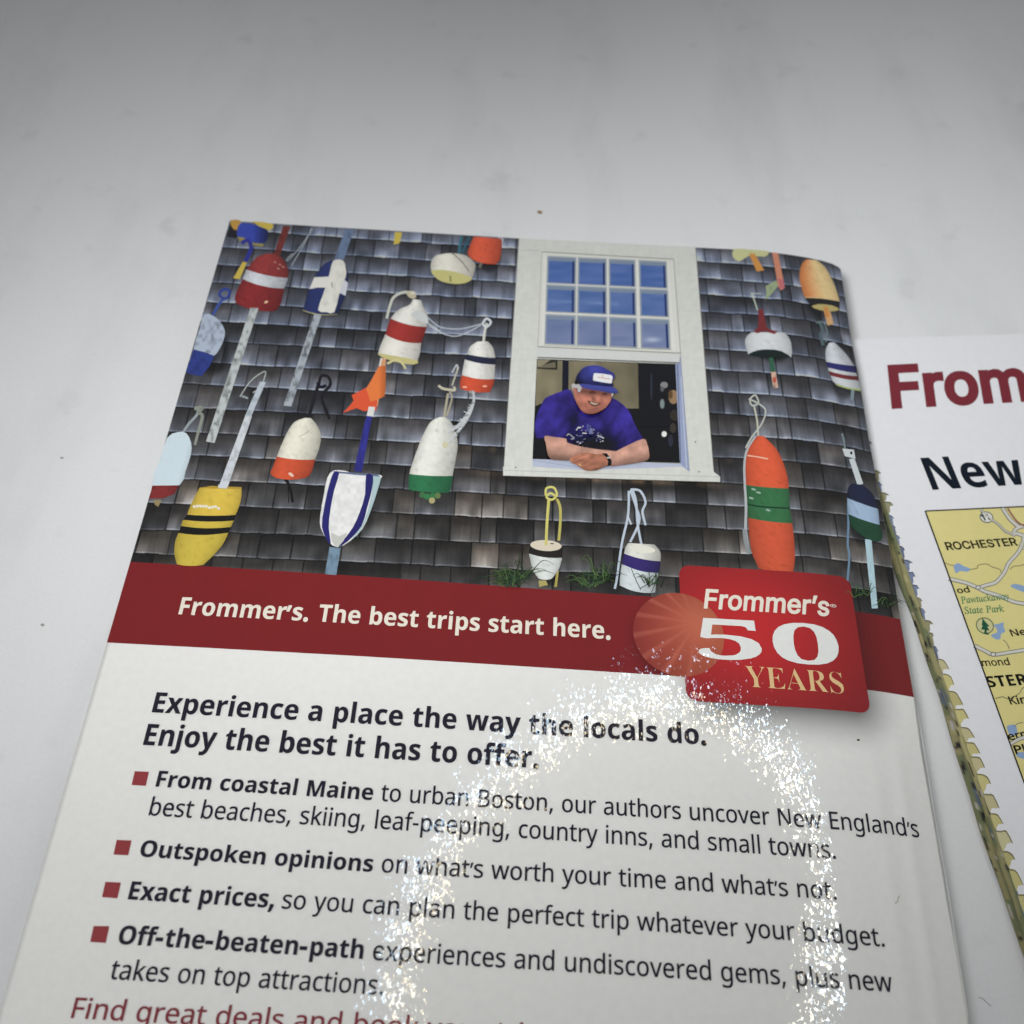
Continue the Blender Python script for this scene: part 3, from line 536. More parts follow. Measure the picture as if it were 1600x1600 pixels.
def cover_grid():
    nu, nv = 230, 330
    sv = np.linspace(0, 1, nv); su = np.concatenate([np.linspace(0, 0.72, 110, endpoint=False), np.linspace(0.72, 1, nu - 110)])
    V = []
    vs = BOT_V + (1.2 - BOT_V) * sv
    U = np.zeros((nv, nu)); W = np.zeros((nv, nu))
    for j, s_ in enumerate(sv):
        v = np.full(nu, BOT_V + 1.42 * s_)
        for _ in range(4):
            u = L_U + su * (right_u(v) - L_U); v = BOT_V + (top_v(u) - BOT_V) * s_
        U[j], W[j] = u, v
    u, v = U.ravel(), W.ravel()
    top = np.stack([u * S, v * S, H + S * cover_z(u, v)], 1)
    bot = top - np.array([0, 0, 0.00026])
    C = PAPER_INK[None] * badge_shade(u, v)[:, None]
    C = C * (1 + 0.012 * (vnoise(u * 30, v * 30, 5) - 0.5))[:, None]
    k = nu; idx = np.arange(nu * nv).reshape(nv, nu)
    a = np.stack([idx[:-1, :-1], idx[:-1, 1:], idx[1:, 1:], idx[1:, :-1]], -1).reshape(-1, 4)
    N = nu * nv
    F = [a, a[:, ::-1] + N]
    for ring, rev in ((idx[0], 0), (idx[-1], 1), (idx[:, 0], 1), (idx[:, -1], 0)):
        q = np.stack([ring[:-1] + N, ring[1:] + N, ring[1:], ring[:-1]], -1)
        F.append(q[:, ::-1] if rev else q)
    return mesh_obj('back_cover', np.concatenate([top, bot]), np.concatenate(F), LAM, BOOK,
                    np.concatenate([C, np.tile(PAPER_INK * 0.95, (N, 1))]), smooth=False, root=BOOK)
bc = cover_grid()
bc.data.polygons.foreach_set('use_smooth', np.array([abs(p.normal.z) > 0.5 for p in bc.data.polygons]))
def page_block():
    us = np.linspace(L_U + 0.004, 0.405, 60); vs = np.linspace(BOT_V + 0.01, 1.145, 60)
    U, W = np.meshgrid(us, vs); u, v = U.ravel(), W.ravel()
    top = np.stack([u * S, v * S, H + S * cover_z(u, v) - 0.0004], 1); bot = top.copy(); bot[:, 2] = 0.0006
    idx = np.arange(3600).reshape(60, 60)
    a = np.stack([idx[:-1, :-1], idx[:-1, 1:], idx[1:, 1:], idx[1:, :-1]], -1).reshape(-1, 4)
    F = [a, a[:, ::-1] + 3600]
    for ring, rev in ((idx[0], 0), (idx[-1], 1), (idx[:, 0], 1), (idx[:, -1], 0)):
        q = np.stack([ring[:-1] + 3600, ring[1:] + 3600, ring[1:], ring[:-1]], -1); F.append(q[:, ::-1] if rev else q)
    mesh_obj('page_block', np.concatenate([top, bot]), np.concatenate(F), LEAF, BOOK, np.tile([0.62, 0.60, 0.54], (7200, 1)), root=BOOK)
    x0, x1, y0, y1 = L_U * S, 0.41 * S, (BOT_V) * S, 1.15 * S
    V = [(x, y, z) for z in (0.0, 0.0005) for (x, y) in ((x0, y0), (x1, y0), (x1, y1), (x0, y1))]
    mesh_obj('front_cover', V, [(3, 2, 1, 0), (4, 5, 6, 7), (0, 1, 5, 4), (1, 2, 6, 5), (2, 3, 7, 6), (3, 0, 4, 7)], LAM, BOOK,
             np.tile([0.35, 0.05, 0.06], (8, 1)), root=BOOK)
page_block()

# ---- the photograph printed on the cover: weathered shingles
ROW_A = np.array([345, 374, 401, 428, 456, 486, 516, 547, 581, 615, 651, 688, 725, 762, 800, 840, 879, 922.])
ROW_B = np.array([382, 410, 436, 461, 488, 515.5, 546, 577.5, 611, 644, 677.5, 712, 751, 786, 822, 859, 900, 945.])
def shingle_ink(x, y):
    t = (x - 585) / (1122 - 585.0); k = np.zeros_like(x); fr = np.zeros_like(x); hh = np.ones_like(x)
    y = y + 1.6 * (vnoise(x * 0.05, y * 0.03, 31) - 0.5)
    for i in range(len(ROW_A) - 1):
        a = ROW_A[i] + (ROW_B[i] - ROW_A[i]) * t; b = ROW_A[i + 1] + (ROW_B[i + 1] - ROW_A[i + 1]) * t
        m = (y >= a) & (y < b); k[m] = i; fr[m] = ((y - a) / (b - a))[m]; hh[m] = (b - a)[m]
    # columns converge slightly upwards like the wall in the photograph
    xc = 880 + (x - 880) / (1 + (y - 700) / 2350.0)
    wave = 17 * np.sin(k * 2.3) + 31 * h2(k, 3, 1)
    wd = 29 + 8 * (k / 8.0)
    q = (xc + wave) / wd; c = np.floor(q)
    # uneven widths: every joint is pushed sideways, some joints are closed up
    def joint(n): return n + 0.62 * (h2(n, k, 4) - 0.5)
    lo = np.where(q < joint(c), c - 1, c); lo = np.where(q >= joint(lo + 1), lo + 1, lo)
    dl = (q - joint(lo)) * wd; dr = (joint(lo + 1) - q) * wd
    closed_r = h2(lo + 1, k, 6) < 0.16; closed_l = h2(lo, k, 6) < 0.16
    sid = np.where(closed_l, lo - 1, lo)
    tone = 0.66 + 0.62 * h2(sid, k, 7); hue = h2(sid, k, 9)
    dark = np.clip((k - 3) / 11.0, 0, 1)
    blue = np.array([85, 87, 97.]); brown = np.array([66, 63, 61.]); warm = np.array([104, 92, 80.])
    base = blue[None] * (1 - dark)[:, None] + brown[None] * dark[:, None]
    base = base + (warm - base) * (np.clip(hue - 0.6, 0, 1) * (0.5 + dark))[:, None]
    st = vnoise(xc * 0.30, y * 0.035 + k * 9, 11) * 0.6 + vnoise(xc * 0.85, y * 0.06 + k * 5, 12) * 0.4
    low = np.clip((fr - 0.30) / 0.65, 0, 1)
    blot = vnoise(xc * 0.05, y * 0.07, 14)
    L = tone * (0.82 + 0.20 * st) * (0.74 + 0.26 * np.clip(fr / 0.40, 0, 1)) * (1 + 0.62 * low * (0.20 + 1.4 * vnoise(xc * 0.09, k * 7.3, 13))) * (0.80 + 0.34 * blot) * (0.94 + 0.12 * vnoise(xc * 0.9, y * 0.9, 19))
    L *= 1 - 0.62 * np.exp(-(fr * hh / 1.5) ** 2)                        # gap under the course above, as printed
    L *= 1 + 0.42 * np.exp(-(((1 - fr) * hh - 1.1) / 0.9) ** 2)
    jw = 0.55 + 0.6 * h2(lo, k, 15)
    L *= (1 - 0.82 * np.where(closed_l, 0, np.exp(-(dl / jw) ** 2))) * (1 - 0.82 * np.where(closed_r, 0, np.exp(-(dr / jw) ** 2)))
    L *= 1 - 0.12 * np.clip((x - 1180) / 200, 0, 1)
    for (sx, sy, sa, sb) in ((410, 440, 25, 27), (512, 450, 20, 32), (330, 540, 18, 36), (462, 700, 21, 30), (545, 800, 30, 38), (630, 520, 23, 33), (745, 572, 18, 28), (675, 715, 24, 38), (710, 418, 20, 16),
                             (322, 820, 30, 40), (852, 880, 15, 22), (1002, 890, 18, 22), (1205, 535, 24, 18), (1280, 450, 20, 32), (1318, 575, 16, 27), (1200, 790, 22, 60), (1350, 800, 17, 28), (760, 400, 14, 14)):
        e = np.hypot((x - sx - 4) / (sa + 4), (y - sy - 6) / (sb + 5)); L *= 1 - 0.42 * np.clip((1.14 - e) / 0.30, 0, 1)
    L *= 1 - 0.35 * np.exp(-((x - 960) / 175) ** 8) * np.exp(-((y - 757 - (x - 960) * 0.03) / 9) ** 2)
    cc = base * L[:, None] * np.stack([1 - 0.05 * low, 1 + 0.01 * low, 1 + 0.08 * low], 1)
    glow = (np.exp(-((k - 11.5) / 0.8) ** 2) * np.exp(-((x - 930) / 170) ** 2) * np.exp(-((fr - 0.1) / 0.16) ** 2) * vnoise(xc * 0.1, k, 17))
    cc = cc + glow[:, None] * np.array([120, 85, 45.])
    return ink(np.clip(cc, 8, 190))
def photo_panel():
    nu, nv = 1000, 640
    su = np.linspace(0, 1, nu); U = np.zeros((nv, nu)); W = np.zeros((nv, nu))
    for j, s_ in enumerate(np.linspace(0, 1, nv)):
        v = np.full(nu, 0.58 + 0.58 * s_)
        for _ in range(4):
            u = L_U + su * (right_u(v) - 0.0002 - L_U); v = band_top(u) + (top_v(u) - 0.0002 - band_top(u)) * s_
        U[j], W[j] = u, v
    u, v = U.ravel(), W.ravel()
    P = to_px(np.stack([u * S, v * S, np.full(len(u), H)], 1))
    C = shingle_ink(P[:, 0], P[:, 1])
    idx = np.arange(nu * nv).reshape(nv, nu)
    F = np.stack([idx[:-1, :-1], idx[:-1, 1:], idx[1:, 1:], idx[1:, :-1]], -1).reshape(-1, 4)
    return mesh_obj('cover_photograph', COVER.pos(np.stack([u, v], 1), 2 * LAY), F, LAM, BOOK, C, root=BOOK)
PHOTO = photo_panel()
PHOTO['label'] = 'printed photograph of weathered shingles hung with lobster buoys'

def sub(name, layer=4): return Art(COVER, layer)
def done(a, name, label=None): return a.build(name, LAM, PHOTO, BOOK, label)
def c4(ox, oy, pts, k=4.0): return [tuple((ox if i % 2 == 0 else oy) + p / k for i, p in enumerate(r)) for r in pts]

# ---- window
a = sub('window')
def boards(x, y):
    n = vnoise(x * 0.12, y * 0.5, 21) * 0.5 + vnoise(x * 0.6, y * 0.08, 22) * 0.5
    return ink(np.array([209, 210, 203.])[None] * (0.96 + 0.07 * n)[:, None])
W3 = lambda p: c4(760, 340, p)
a.poly(W3([(203, 130), (1307, 185), (1422, 1600), (105, 1600)]), boards, step=4)
a.stroke(W3([(203, 130), (107, 1580)]), 0.9, (120, 118, 112), 0); a.stroke(W3([(1307, 185), (1420, 1580)]), 0.9, (122, 118, 110), 0)
a.stroke(W3([(215, 205), (340, 205)]), .6, (150, 155, 160), 0)
a.poly(W3([(340, 207), (1172, 258), (1216, 857), (1200, 917), (318, 882), (320, 815)]), (214, 214, 206))
a.stroke(W3([(346, 215), (1168, 262)]), 1.1, (88, 92, 88), 0); a.stroke(W3([(346, 215), (322, 815)]), 0.8, (150, 150, 140), 0); a.stroke(W3([(1170, 262), (1213, 850)]), 1.0, (140, 142, 140), 0)
a.poly(W3([(358, 238), (1140, 283), (1180, 838), (345, 800)]), (220, 220, 213))
a.stroke(W3([(350, 800), (1160, 828)]), 0.8, (170, 172, 165), 0)
TLc, TRc, BRc, BLc = [np.array(p, float) for p in ((388, 250), (1118, 286), (1140, 824), (371, 790))]
def bil(s_, t_): return tuple((TLc * (1 - s_) + TRc * s_) * (1 - t_) + (BLc * (1 - s_) + BRc * s_) * t_)
for (t0, t1), cb in (((0, .29), (76, 106, 170)), ((.335, .625), (82, 110, 168)), ((.683, 1), (112, 126, 166))):
    for ci, (s0, s1) in enumerate(((0, .228), (.262, .487), (.525, .732), (.782, 1))):
        q = lambda f, g: bil(s0 + (s1 - s0) * f, t0 + (t1 - t0) * g)
        a.poly(W3([q(-.05, -.06), q(1.05, -.06), q(1.05, 1.04), q(-.05, 1.04)]), (150, 160, 168))
        a.poly(W3([q(0, 0), q(1, 0), q(1, 1), q(0, 1)]), (122, 138, 160))
        def blue(x, y, cb=cb, t0=t0, ci=ci):
            n = vnoise(x * 0.03, y * 0.16, 40) - 0.5; g = np.clip((y - 430) / 120, 0, 1)
            cl = 26 * np.exp(-((y - (472 + 0.05 * (x - 880))) / 1.6) ** 2) * (t0 == .335) * (x < 965) + 60 * np.exp(-((y - 533) / 3.5) ** 2 - ((x - 1020) / 12) ** 2)
            return ink(np.array(cb, float)[None] + np.stack([26 * n + cl, 18 * n + cl, 16 * n + cl * 0.7], 1))
        a.poly(W3([q(.02, .14), q(.90, .14), q(.90, 1), q(.02, 1)]), blue, step=3)
        a.poly(W3([q(.90, .12), q(.985, .12), q(.985, 1), q(.90, 1)]), (36, 52, 110))
a.poly(W3([(320, 818), (1214, 855), (1202, 914), (318, 880)]), (204, 206, 203)); a.stroke(W3([(322, 816), (1214, 856)]), 1.3, (126, 128, 108), 0); a.stroke(W3([(318, 882), (1200, 916)]), 1.2, (66, 64, 52), 0)
done(a, 'window_picture')
a = sub('interior', 12)
W3i = W3
a.poly(W3([(315, 886), (1184, 918), (1215, 1540), (288, 1512)]), (24, 24, 28))
def wallc(x, y): return ink(np.array([126, 118, 92.])[None] * (0.9 + 0.2 * vnoise(x * 0.08, y * 0.05, 51) - 0.18 * np.clip((960 - x) / 200, 0, 1) * 0 - 0.15 * np.clip((x - 930) / 70, 0, 1))[:, None])
a.poly(W3([(316, 892), (476, 898), (472, 1100), (380, 1150), (306, 1180)]), wallc)
a.poly(W3([(513, 898), (946, 912), (952, 1196), (880, 1196), (513, 1140)]), wallc)
a.poly(W3([(476, 892), (514, 894), (513, 1090), (474, 1096)]), (24, 26, 40))
a.poly(W3([(316, 888), (445, 893), (442, 955), (316, 948)]), (44, 42, 34)); a.poly(W3([(318, 892), (400, 893), (340, 935), (318, 938)]), (140, 132, 108)); a.poly(W3([(350, 925), (430, 905), (432, 942), (330, 942)]), (108, 102, 82))
a.poly(W3([(948, 912), (1184, 918), (1200, 1310), (960, 1310)]), (20, 21, 30))
for (x, y, rx_, ry_, c) in ((1110, 1050, 6, 5, (130, 130, 128)), (1098, 1075, 3, 4, (90, 92, 96)), (1168, 1125, 7.5, 11, (150, 120, 84)), (1150, 1110, 3.5, 7, (96, 72, 44)), (1098, 1168, 3.5, 7.5, (120, 136, 132)), (1110, 1357, 4, 4.6, (225, 226, 220)), (1165, 1320, 5, 8, (60, 54, 50)), (1178, 1240, 8, 9, (52, 46, 40)), (1150, 1400, 4, 10, (44, 46, 60)), (1030, 1060, 2, 22, (44, 48, 60))):
    a.dot((760 + x / 4, 340 + y / 4), rx_, ry_, c)
a.poly(W3([(1180, 918), (1198, 917), (1212, 860), (1268, 1592), (1225, 1560), (1208, 1535)]), (146, 158, 190)); a.stroke(W3([(1214, 1000), (1250, 1570)]), 1.2, (196, 202, 214), 0); a.stroke(W3([(1193, 925), (1213, 1535)]), 1.0, (60, 64, 84), 0)
done(a, 'window_interior_picture')
a = sub('sill', 15)
W7 = lambda p: c4(760, 680, p)
a.poly(W7([(288, 152), (1210, 178), (1226, 196), (1275, 225), (1420, 232), (1460, 262), (1460, 298), (104, 258), (104, 200), (286, 205)]), boards, step=4)
a.poly(W7([(288, 152), (1215, 180), (1230, 200), (900, 212), (600, 220), (290, 200)]), (178, 186, 206))
a.stroke(W7([(104, 222), (620, 240), (1458, 262)]), 0.8, (172, 172, 168), 0); a.stroke(W7([(104, 258), (1460, 298)]), 1.2, (70, 66, 60), 0); a.stroke(W7([(290, 160), (560, 200), (800, 208)]), 1, (150, 160, 188), 3)
a.stroke(W7([(1207, 178), (1010, 172)]), 1, (120, 118, 96), 0)
for x, y in ((183, 205), (1327, 232), (1306, 46)): a.dot((760 + x / 4, 680 + y / 4), .9, 1.6, (84, 82, 78), 8)
done(a, 'window_sill_picture')

# ---- the man leaning on the sill
a = sub('man', 18)
MP = lambda p: c4(820, 540, p, 7.27)
def shirt(x, y):
    X, Y = (x - 820) * 7.27, (y - 540) * 7.27
    c = np.tile(np.array([48, 37, 122.]), (len(x), 1))
    f = 1 + 0.30 * (vnoise(X * 0.012 + Y * 0.006, Y * 0.010, 61) - 0.5) + 0.15 * (vnoise(X * 0.03, Y * 0.03, 62) - 0.5)
    fold = np.abs(vnoise(X * 0.009 + Y * 0.004, Y * 0.006 - X * 0.003, 63) - 0.5) * 2; f *= 0.86 + 0.30 * fold
    f *= 1 + 0.25 * np.exp(-((X - 300) / 130) ** 2 - ((Y - 700) / 260) ** 2) + 0.22 * np.exp(-((X - 1180) / 130) ** 2 - ((Y - 900) / 260) ** 2)
    f *= 1 - 0.55 * np.exp(-((X - 560) / 70) ** 2 - ((Y - 860) / 140) ** 2) - 0.30 * np.exp(-((X - 940) / 60) ** 2 - ((Y - 1000) / 150) ** 2)
    dk = np.clip((Y - 940) / 170, 0, 1) * np.exp(-((X - 760) / 330) ** 4); f *= 1 - 0.72 * dk
    return ink(np.clip(c * f[:, None], 8, 220))
a.poly(MP([(185, 690), (225, 610), (310, 565), (420, 525), (520, 512), (600, 700), (700, 790), (800, 790), (900, 740), (970, 605), (1080, 650), (1180, 750), (1230, 860), (1280, 960), (1345, 1085), (1240, 1125), (1150, 1165), (1060, 1220), (940, 1240), (800, 1215), (560, 1150), (465, 1090), (330, 1062), (210, 1055), (128, 1050), (115, 900), (140, 780)]), shirt, smooth=3, step=1.6)
for i in range(95):
    x = 480 + 420 * random.random(); y = 930 + 250 * random.random()
    if abs(x - 700) / 230 + abs(y - 1070) / 150 > 1.15: continue
    c = random.choice([(206, 206, 214), (18, 18, 34), (14, 14, 28), (150, 152, 176), (96, 100, 150)])
    a.dot((820 + x / 7.27, 540 + y / 7.27), 0.6 + 1.6 * random.random(), 0.4 + 0.8 * random.random(), c, 7, random.uniform(-.8, .8))
a.poly(MP([(735, 960), (765, 965), (772, 1030), (722, 1030)]), (112, 116, 160)); a.poly(MP([(700, 920), (722, 910), (724, 1000), (702, 1000)]), (74, 84, 150)); a.stroke(MP([(585, 985), (605, 955), (625, 960)]), 1.6, (205, 205, 206)); a.stroke(MP([(650, 1020), (700, 1022)]), 1.6, (214, 214, 214), 0); a.stroke(MP([(820, 1045), (895, 1078)]), 1.6, (200, 200, 206), 0); a.stroke(MP([(475, 1050), (500, 1030), (560, 1080)]), 1.0, (190, 190, 200))
def skin(x, y):
    X, Y = (x - 820) * 7.27, (y - 540) * 7.27
    c = np.array([194, 144, 124.])[None] * (0.98 + 0.20 * (vnoise(X * 0.02, Y * 0.02, 66) - 0.5) + 0.10 * (vnoise(X * 0.09, Y * 0.09, 67) - 0.5))[:, None]
    ctr = np.where(X < 620, 1160 + (X - 250) * 0.10, 1300 - (X - 950) * 0.22)
    c = c * (1.06 - 0.38 * np.clip((Y - ctr - 30) / 100, 0, 1) - 0.10 * np.clip((ctr - Y - 40) / 100, 0, 1))[:, None]
    return ink(np.clip(c, 10, 235))
a.poly(MP([(222, 1055), (330, 1064), (466, 1085), (478, 1125), (600, 1165), (760, 1195), (900, 1212), (1030, 1228), (1000, 1260), (880, 1275), (700, 1300), (560, 1318), (500, 1330), (380, 1328), (300, 1318), (258, 1262), (238, 1150)]), skin, smooth=3, step=1.6)
a.poly(MP([(1342, 1085), (1385, 1150), (1403, 1220), (1405, 1305), (1340, 1345), (1200, 1368), (1080, 1385), (960, 1395), (930, 1330), (945, 1262), (1040, 1222), (1150, 1165)]), skin, smooth=3, step=1.6)
def hand(x, y):
    X, Y = (x - 820) * 7.27, (y - 540) * 7.27
    c = np.array([176, 112, 86.])[None] * (0.95 + 0.35 * (vnoise(X * 0.018 + Y * 0.008, Y * 0.03, 68) - 0.5) + 0.20 * np.exp(-((X - 660) / 70) ** 2 - ((Y - 1285) / 30) ** 2) - 0.25 * np.clip((Y - 1370) / 80, 0, 1))[:, None]
    return ink(np.clip(c, 10, 235))
a.poly(MP([(506, 1318), (545, 1280), (610, 1256), (700, 1240), (790, 1258), (880, 1262), (945, 1310), (950, 1385), (890, 1405), (840, 1432), (770, 1447), (690, 1444), (625, 1412), (580, 1380), (530, 1358)]), hand, smooth=3, step=1.4)
for p in ([(545, 1325), (600, 1295), (660, 1275)], [(570, 1360), (640, 1325), (700, 1300)], [(612, 1392), (680, 1360), (740, 1330)], [(650, 1420), (720, 1395), (790, 1370)]): a.stroke(MP(p), 0.8, (122, 66, 48), 4, 0.3)
a.dot((820 + 625 / 7.27, 540 + 1383 / 7.27), 1.6, 1.0, (226, 200, 130), 8, .5)
a.poly(MP([(868, 1250), (925, 1250), (962, 1295), (982, 1340), (978, 1388), (932, 1396), (942, 1345), (920, 1295)]), (24, 22, 26)); a.poly(MP([(925, 1298), (968, 1290), (975, 1303), (934, 1312)]), (196, 196, 196))
def face(x, y):
    X, Y = (x - 820) * 7.27, (y - 540) * 7.27
    c = np.tile(np.array([176, 108, 88.]), (len(x), 1))
    f = 1.0 + 0.18 * (vnoise(X * 0.02, Y * 0.02, 71) - 0.5) + 0.08 * (vnoise(X * 0.07, Y * 0.07, 72) - 0.5)
    f -= 0.20 * np.exp(-((X - 765) / 40) ** 2 - ((Y - 572) / 12) ** 2) + 0.20 * np.exp(-((X - 905) / 36) ** 2 - ((Y - 588) / 12) ** 2)
    f -= 0.16 * np.exp(-((X - 690) / 14) ** 2 - ((Y - 690) / 40) ** 2) + 0.14 * np.exp(-((Y - 745 - (X - 790) * -.2) / 12) ** 2 - ((X - 790) / 60) ** 2)
    f += 0.14 * np.exp(-((X - 905) / 34) ** 2 - ((Y - 655) / 34) ** 2)
    f -= 0.34 * np.exp(-((Y - 545 - (X - 700) * 0.10) / 38) ** 2)                       # printed shade of the brim
    f += 0.20 * np.exp(-((X - 690) / 55) ** 2 - ((Y - 640) / 40) ** 2) + 0.26 * np.exp(-((X - 832) / 26) ** 2 - ((Y - 632) / 34) ** 2)
    f -= 0.22 * np.clip((640 - X) / 80, 0, 1) * np.clip((Y - 620) / 100, 0, 1) + 0.20 * np.clip((Y - 745) / 60, 0, 1)
    f -= 0.30 * np.exp(-((X - 775) / 18) ** 2 - ((Y - 640) / 30) ** 2)
    return ink(np.clip(c * f[:, None], 10, 240))
a.poly(MP([(530, 468), (600, 462), (640, 500), (645, 545), (610, 590), (570, 580), (540, 540)]), (168, 162, 162), 3); a.poly(MP([(955, 555), (998, 570), (996, 600), (970, 612)]), (186, 178, 174), 2)
a.poly(MP([(545, 520), (600, 500), (660, 500), (800, 525), (940, 555), (978, 575), (972, 650), (930, 715), (870, 765), (790, 800), (725, 806), (660, 785), (615, 735), (585, 680), (560, 600)]), face, smooth=3, step=1.1)
a.poly(MP([(543, 520), (572, 512), (590, 560), (578, 600), (556, 580)]), (176, 112, 98), 2)
a.poly(MP([(530, 468), (615, 465), (640, 510), (620, 560), (598, 550), (590, 515), (548, 505)]), (182, 178, 178), 3)
a.poly(MP([(708, 655), (760, 666), (815, 682), (858, 680), (838, 705), (800, 720), (748, 708)]), (74, 28, 28), 2); a.poly(MP([(730, 667), (770, 676), (820, 688), (842, 686), (802, 706), (756, 697)]), (186, 160, 140), 2)
for p in ([(742, 560), (770, 553), (800, 566)], [(880, 575), (905, 572), (930, 582)]): a.stroke(MP(p), 1.5, (44, 24, 24), 3, 0.9)
for p in ([(700, 640), (715, 668), (722, 700)], [(868, 650), (880, 680), (868, 712)], [(680, 720), (730, 760), (790, 768)]): a.stroke(MP(p), 0.7, (132, 70, 58), 3, 0.3)
def cap_c(x, y):
    X, Y = (x - 820) * 7.27, (y - 540) * 7.27
    c = np.array([50, 54, 128.])[None] * (1.05 - 0.62 * np.clip((690 - X) / 130, 0, 1) - 0.45 * np.clip((Y - 390) / 90, 0, 1) + 0.25 * np.exp(-((X - 800) / 70) ** 2 - ((Y - 300) / 50) ** 2) + 0.15 * (vnoise(X * 0.02, Y * 0.02, 75) - .5))[:, None]
    return ink(np.clip(c, 8, 220))
a.poly(MP([(566, 470), (572, 420), (592, 362), (650, 292), (720, 262), (800, 256), (880, 275), (940, 310), (1005, 350), (1012, 400), (985, 440), (998, 490), (940, 500), (760, 488), (650, 468)]), cap_c, smooth=3, step=1.2)
a.poly(MP([(615, 470), (680, 468), (780, 482), (900, 494), (1000, 505), (1048, 550), (1040, 570), (960, 572), (850, 548), (700, 526), (650, 508)]), lambda x, y: ink(np.array([66, 72, 152.])[None] * (0.98 - 0.25 * np.clip(((y - 540) * 7.27 - 500 - (x - 905)) / 40, 0, 1))[:, None]), smooth=3, step=1.5)
a.poly(MP([(800, 345), (960, 365), (990, 385), (985, 440), (965, 462), (800, 435), (770, 420), (778, 362)]), (226, 226, 228), 2)
for p in ([(822, 388), (850, 398), (880, 398), (905, 408), (935, 408), (962, 414)], [(865, 376), (890, 380)]): a.stroke(MP(p), 1.2, (206, 140, 110), 2)
done(a, 'person_picture', 'printed man in a purple shirt and blue cap leaning on the sill')

# ---- the buoys
def buoy(label, layer=6): return sub('buoy', layer), label
A1 = lambda p: c4(180, 320, p); A2 = lambda p: c4(480, 320, p); A4 = lambda p: c4(1060, 360, p)
A5 = lambda p: c4(180, 600, p); A6 = lambda p: c4(480, 600, p); A7 = W7; A8 = lambda p: c4(1060, 680, p)
def bdone(a, label): return done(a, 'buoy_picture', label)
def mott(c, amp=0.35, s_=9):
    c = np.array(c, float)
    return lambda x, y: ink(np.clip(c[None] * (1 - amp * 0.9 * np.clip(vnoise(x * 0.22, y * 0.16, s_) * 2 - 0.95, 0, 1) * (0.3 + vnoise(x * 0.7, y * 0.5, s_ + 1)))[:, None], 6, 240))
# 1 blue and yellow, cut by the corner
a = sub('b'); a.poly(A1([(722, 102), (770, 104), (800, 130), (760, 210), (700, 200)]), (30, 30, 40)); a.poly(A1([(722, 98), (785, 100), (760, 160), (728, 138)]), (196, 150, 50), 2)
a.poly(A1([(860, 104), (985, 120), (970, 160), (920, 150), (880, 120)]), (206, 180, 60), 2); a.poly(A1([(765, 190), (830, 205), (840, 240), (920, 240), (920, 262), (850, 250), (780, 230)]), (150, 136, 70), 2)
a.poly(A1([(775, 125), (840, 118), (910, 140), (955, 165), (940, 235), (880, 240), (800, 205), (762, 195)]), lambda x, y: ink(np.array([48, 66, 160.])[None] * (1.1 - 0.55 * np.clip((x - 395) / 22, 0, 1))[:, None]), 3, 2)
a.stroke(A1([(790, 240), (830, 225), (850, 270), (815, 355)]), 6, (44, 52, 150), 4, 6); a.poly(A1([(798, 358), (824, 362), (778, 468), (738, 460)]), (206, 180, 62)); bdone(a, 'blue and yellow buoy cut by the corner')
# 2 red, white band
a = sub('b'); a.poly(A1([(1050, 132), (1097, 136), (1030, 315), (992, 310)]), mott((118, 48, 44)))
for p in ([(1235, 148), (1160, 260), (1085, 345)], [(1225, 150), (1190, 230), (1100, 385)], [(1110, 305), (1070, 345), (1085, 350)]): a.stroke(A1(p), 1.3, (160, 170, 176))
a.loft(A1([(945, 306, 1000, 306), (885, 328, 1045, 335), (845, 375, 1080, 400), (818, 410, 1078, 465), (797, 465, 1057, 525), (765, 530, 1040, 605), (747, 585, 1020, 645), (760, 620, 1000, 665)]), [(0, (150, 52, 50)), (2.9, (206, 210, 216)), (4.0, (138, 38, 40))], arc=5, wear=0.12)
for x, y in ((1000, 360), (1030, 375), (1020, 400), (1050, 390)): a.dot((180 + x / 4, 320 + y / 4), 2.4, 1.2, (190, 130, 120), 6, .4)
a.dot((416, 472.5), 3.2, 2.0, (236, 190, 150), 8, -.4)
a.poly(A1([(846, 645), (896, 648), (622, 1490), (568, 1482)]), mott((190, 196, 196), .45), step=2); bdone(a, 'dark red buoy with a white band on a long white pole')
# 3 navy with white cross
a = sub('b'); a.poly(A1([(1440, 152), (1492, 156), (1428, 346), (1368, 344)]), mott((104, 124, 156), .3)); a.poly(A1([(1245, 684), (1290, 688), (1100, 1262), (1052, 1255)]), mott((166, 174, 182), .6), step=2)
a.loft(A1([(1372, 343, 1412, 345), (1310, 368, 1440, 378), (1262, 425, 1456, 430), (1240, 460, 1456, 480), (1212, 528, 1440, 568), (1190, 600, 1415, 622), (1172, 662, 1388, 688)]), [(0, (40, 52, 104)), (5.86, (170, 164, 110))], arc=4)
a.poly(A1([(1375, 345), (1425, 350), (1442, 400), (1440, 455), (1400, 560), (1370, 672), (1320, 672), (1268, 660), (1300, 560), (1335, 450), (1355, 370)]), mott((226, 224, 214), .12), 2)
a.poly(A1([(1245, 455), (1338, 450), (1330, 520), (1270, 518), (1213, 528)]), (224, 222, 214)); a.poly(A1([(1430, 470), (1455, 488), (1440, 570), (1402, 552)]), (204, 206, 214)); a.stroke(A1([(1352, 485), (1358, 520)]), 1.2, (90, 86, 80), 0); bdone(a, 'navy buoy with a white cross')
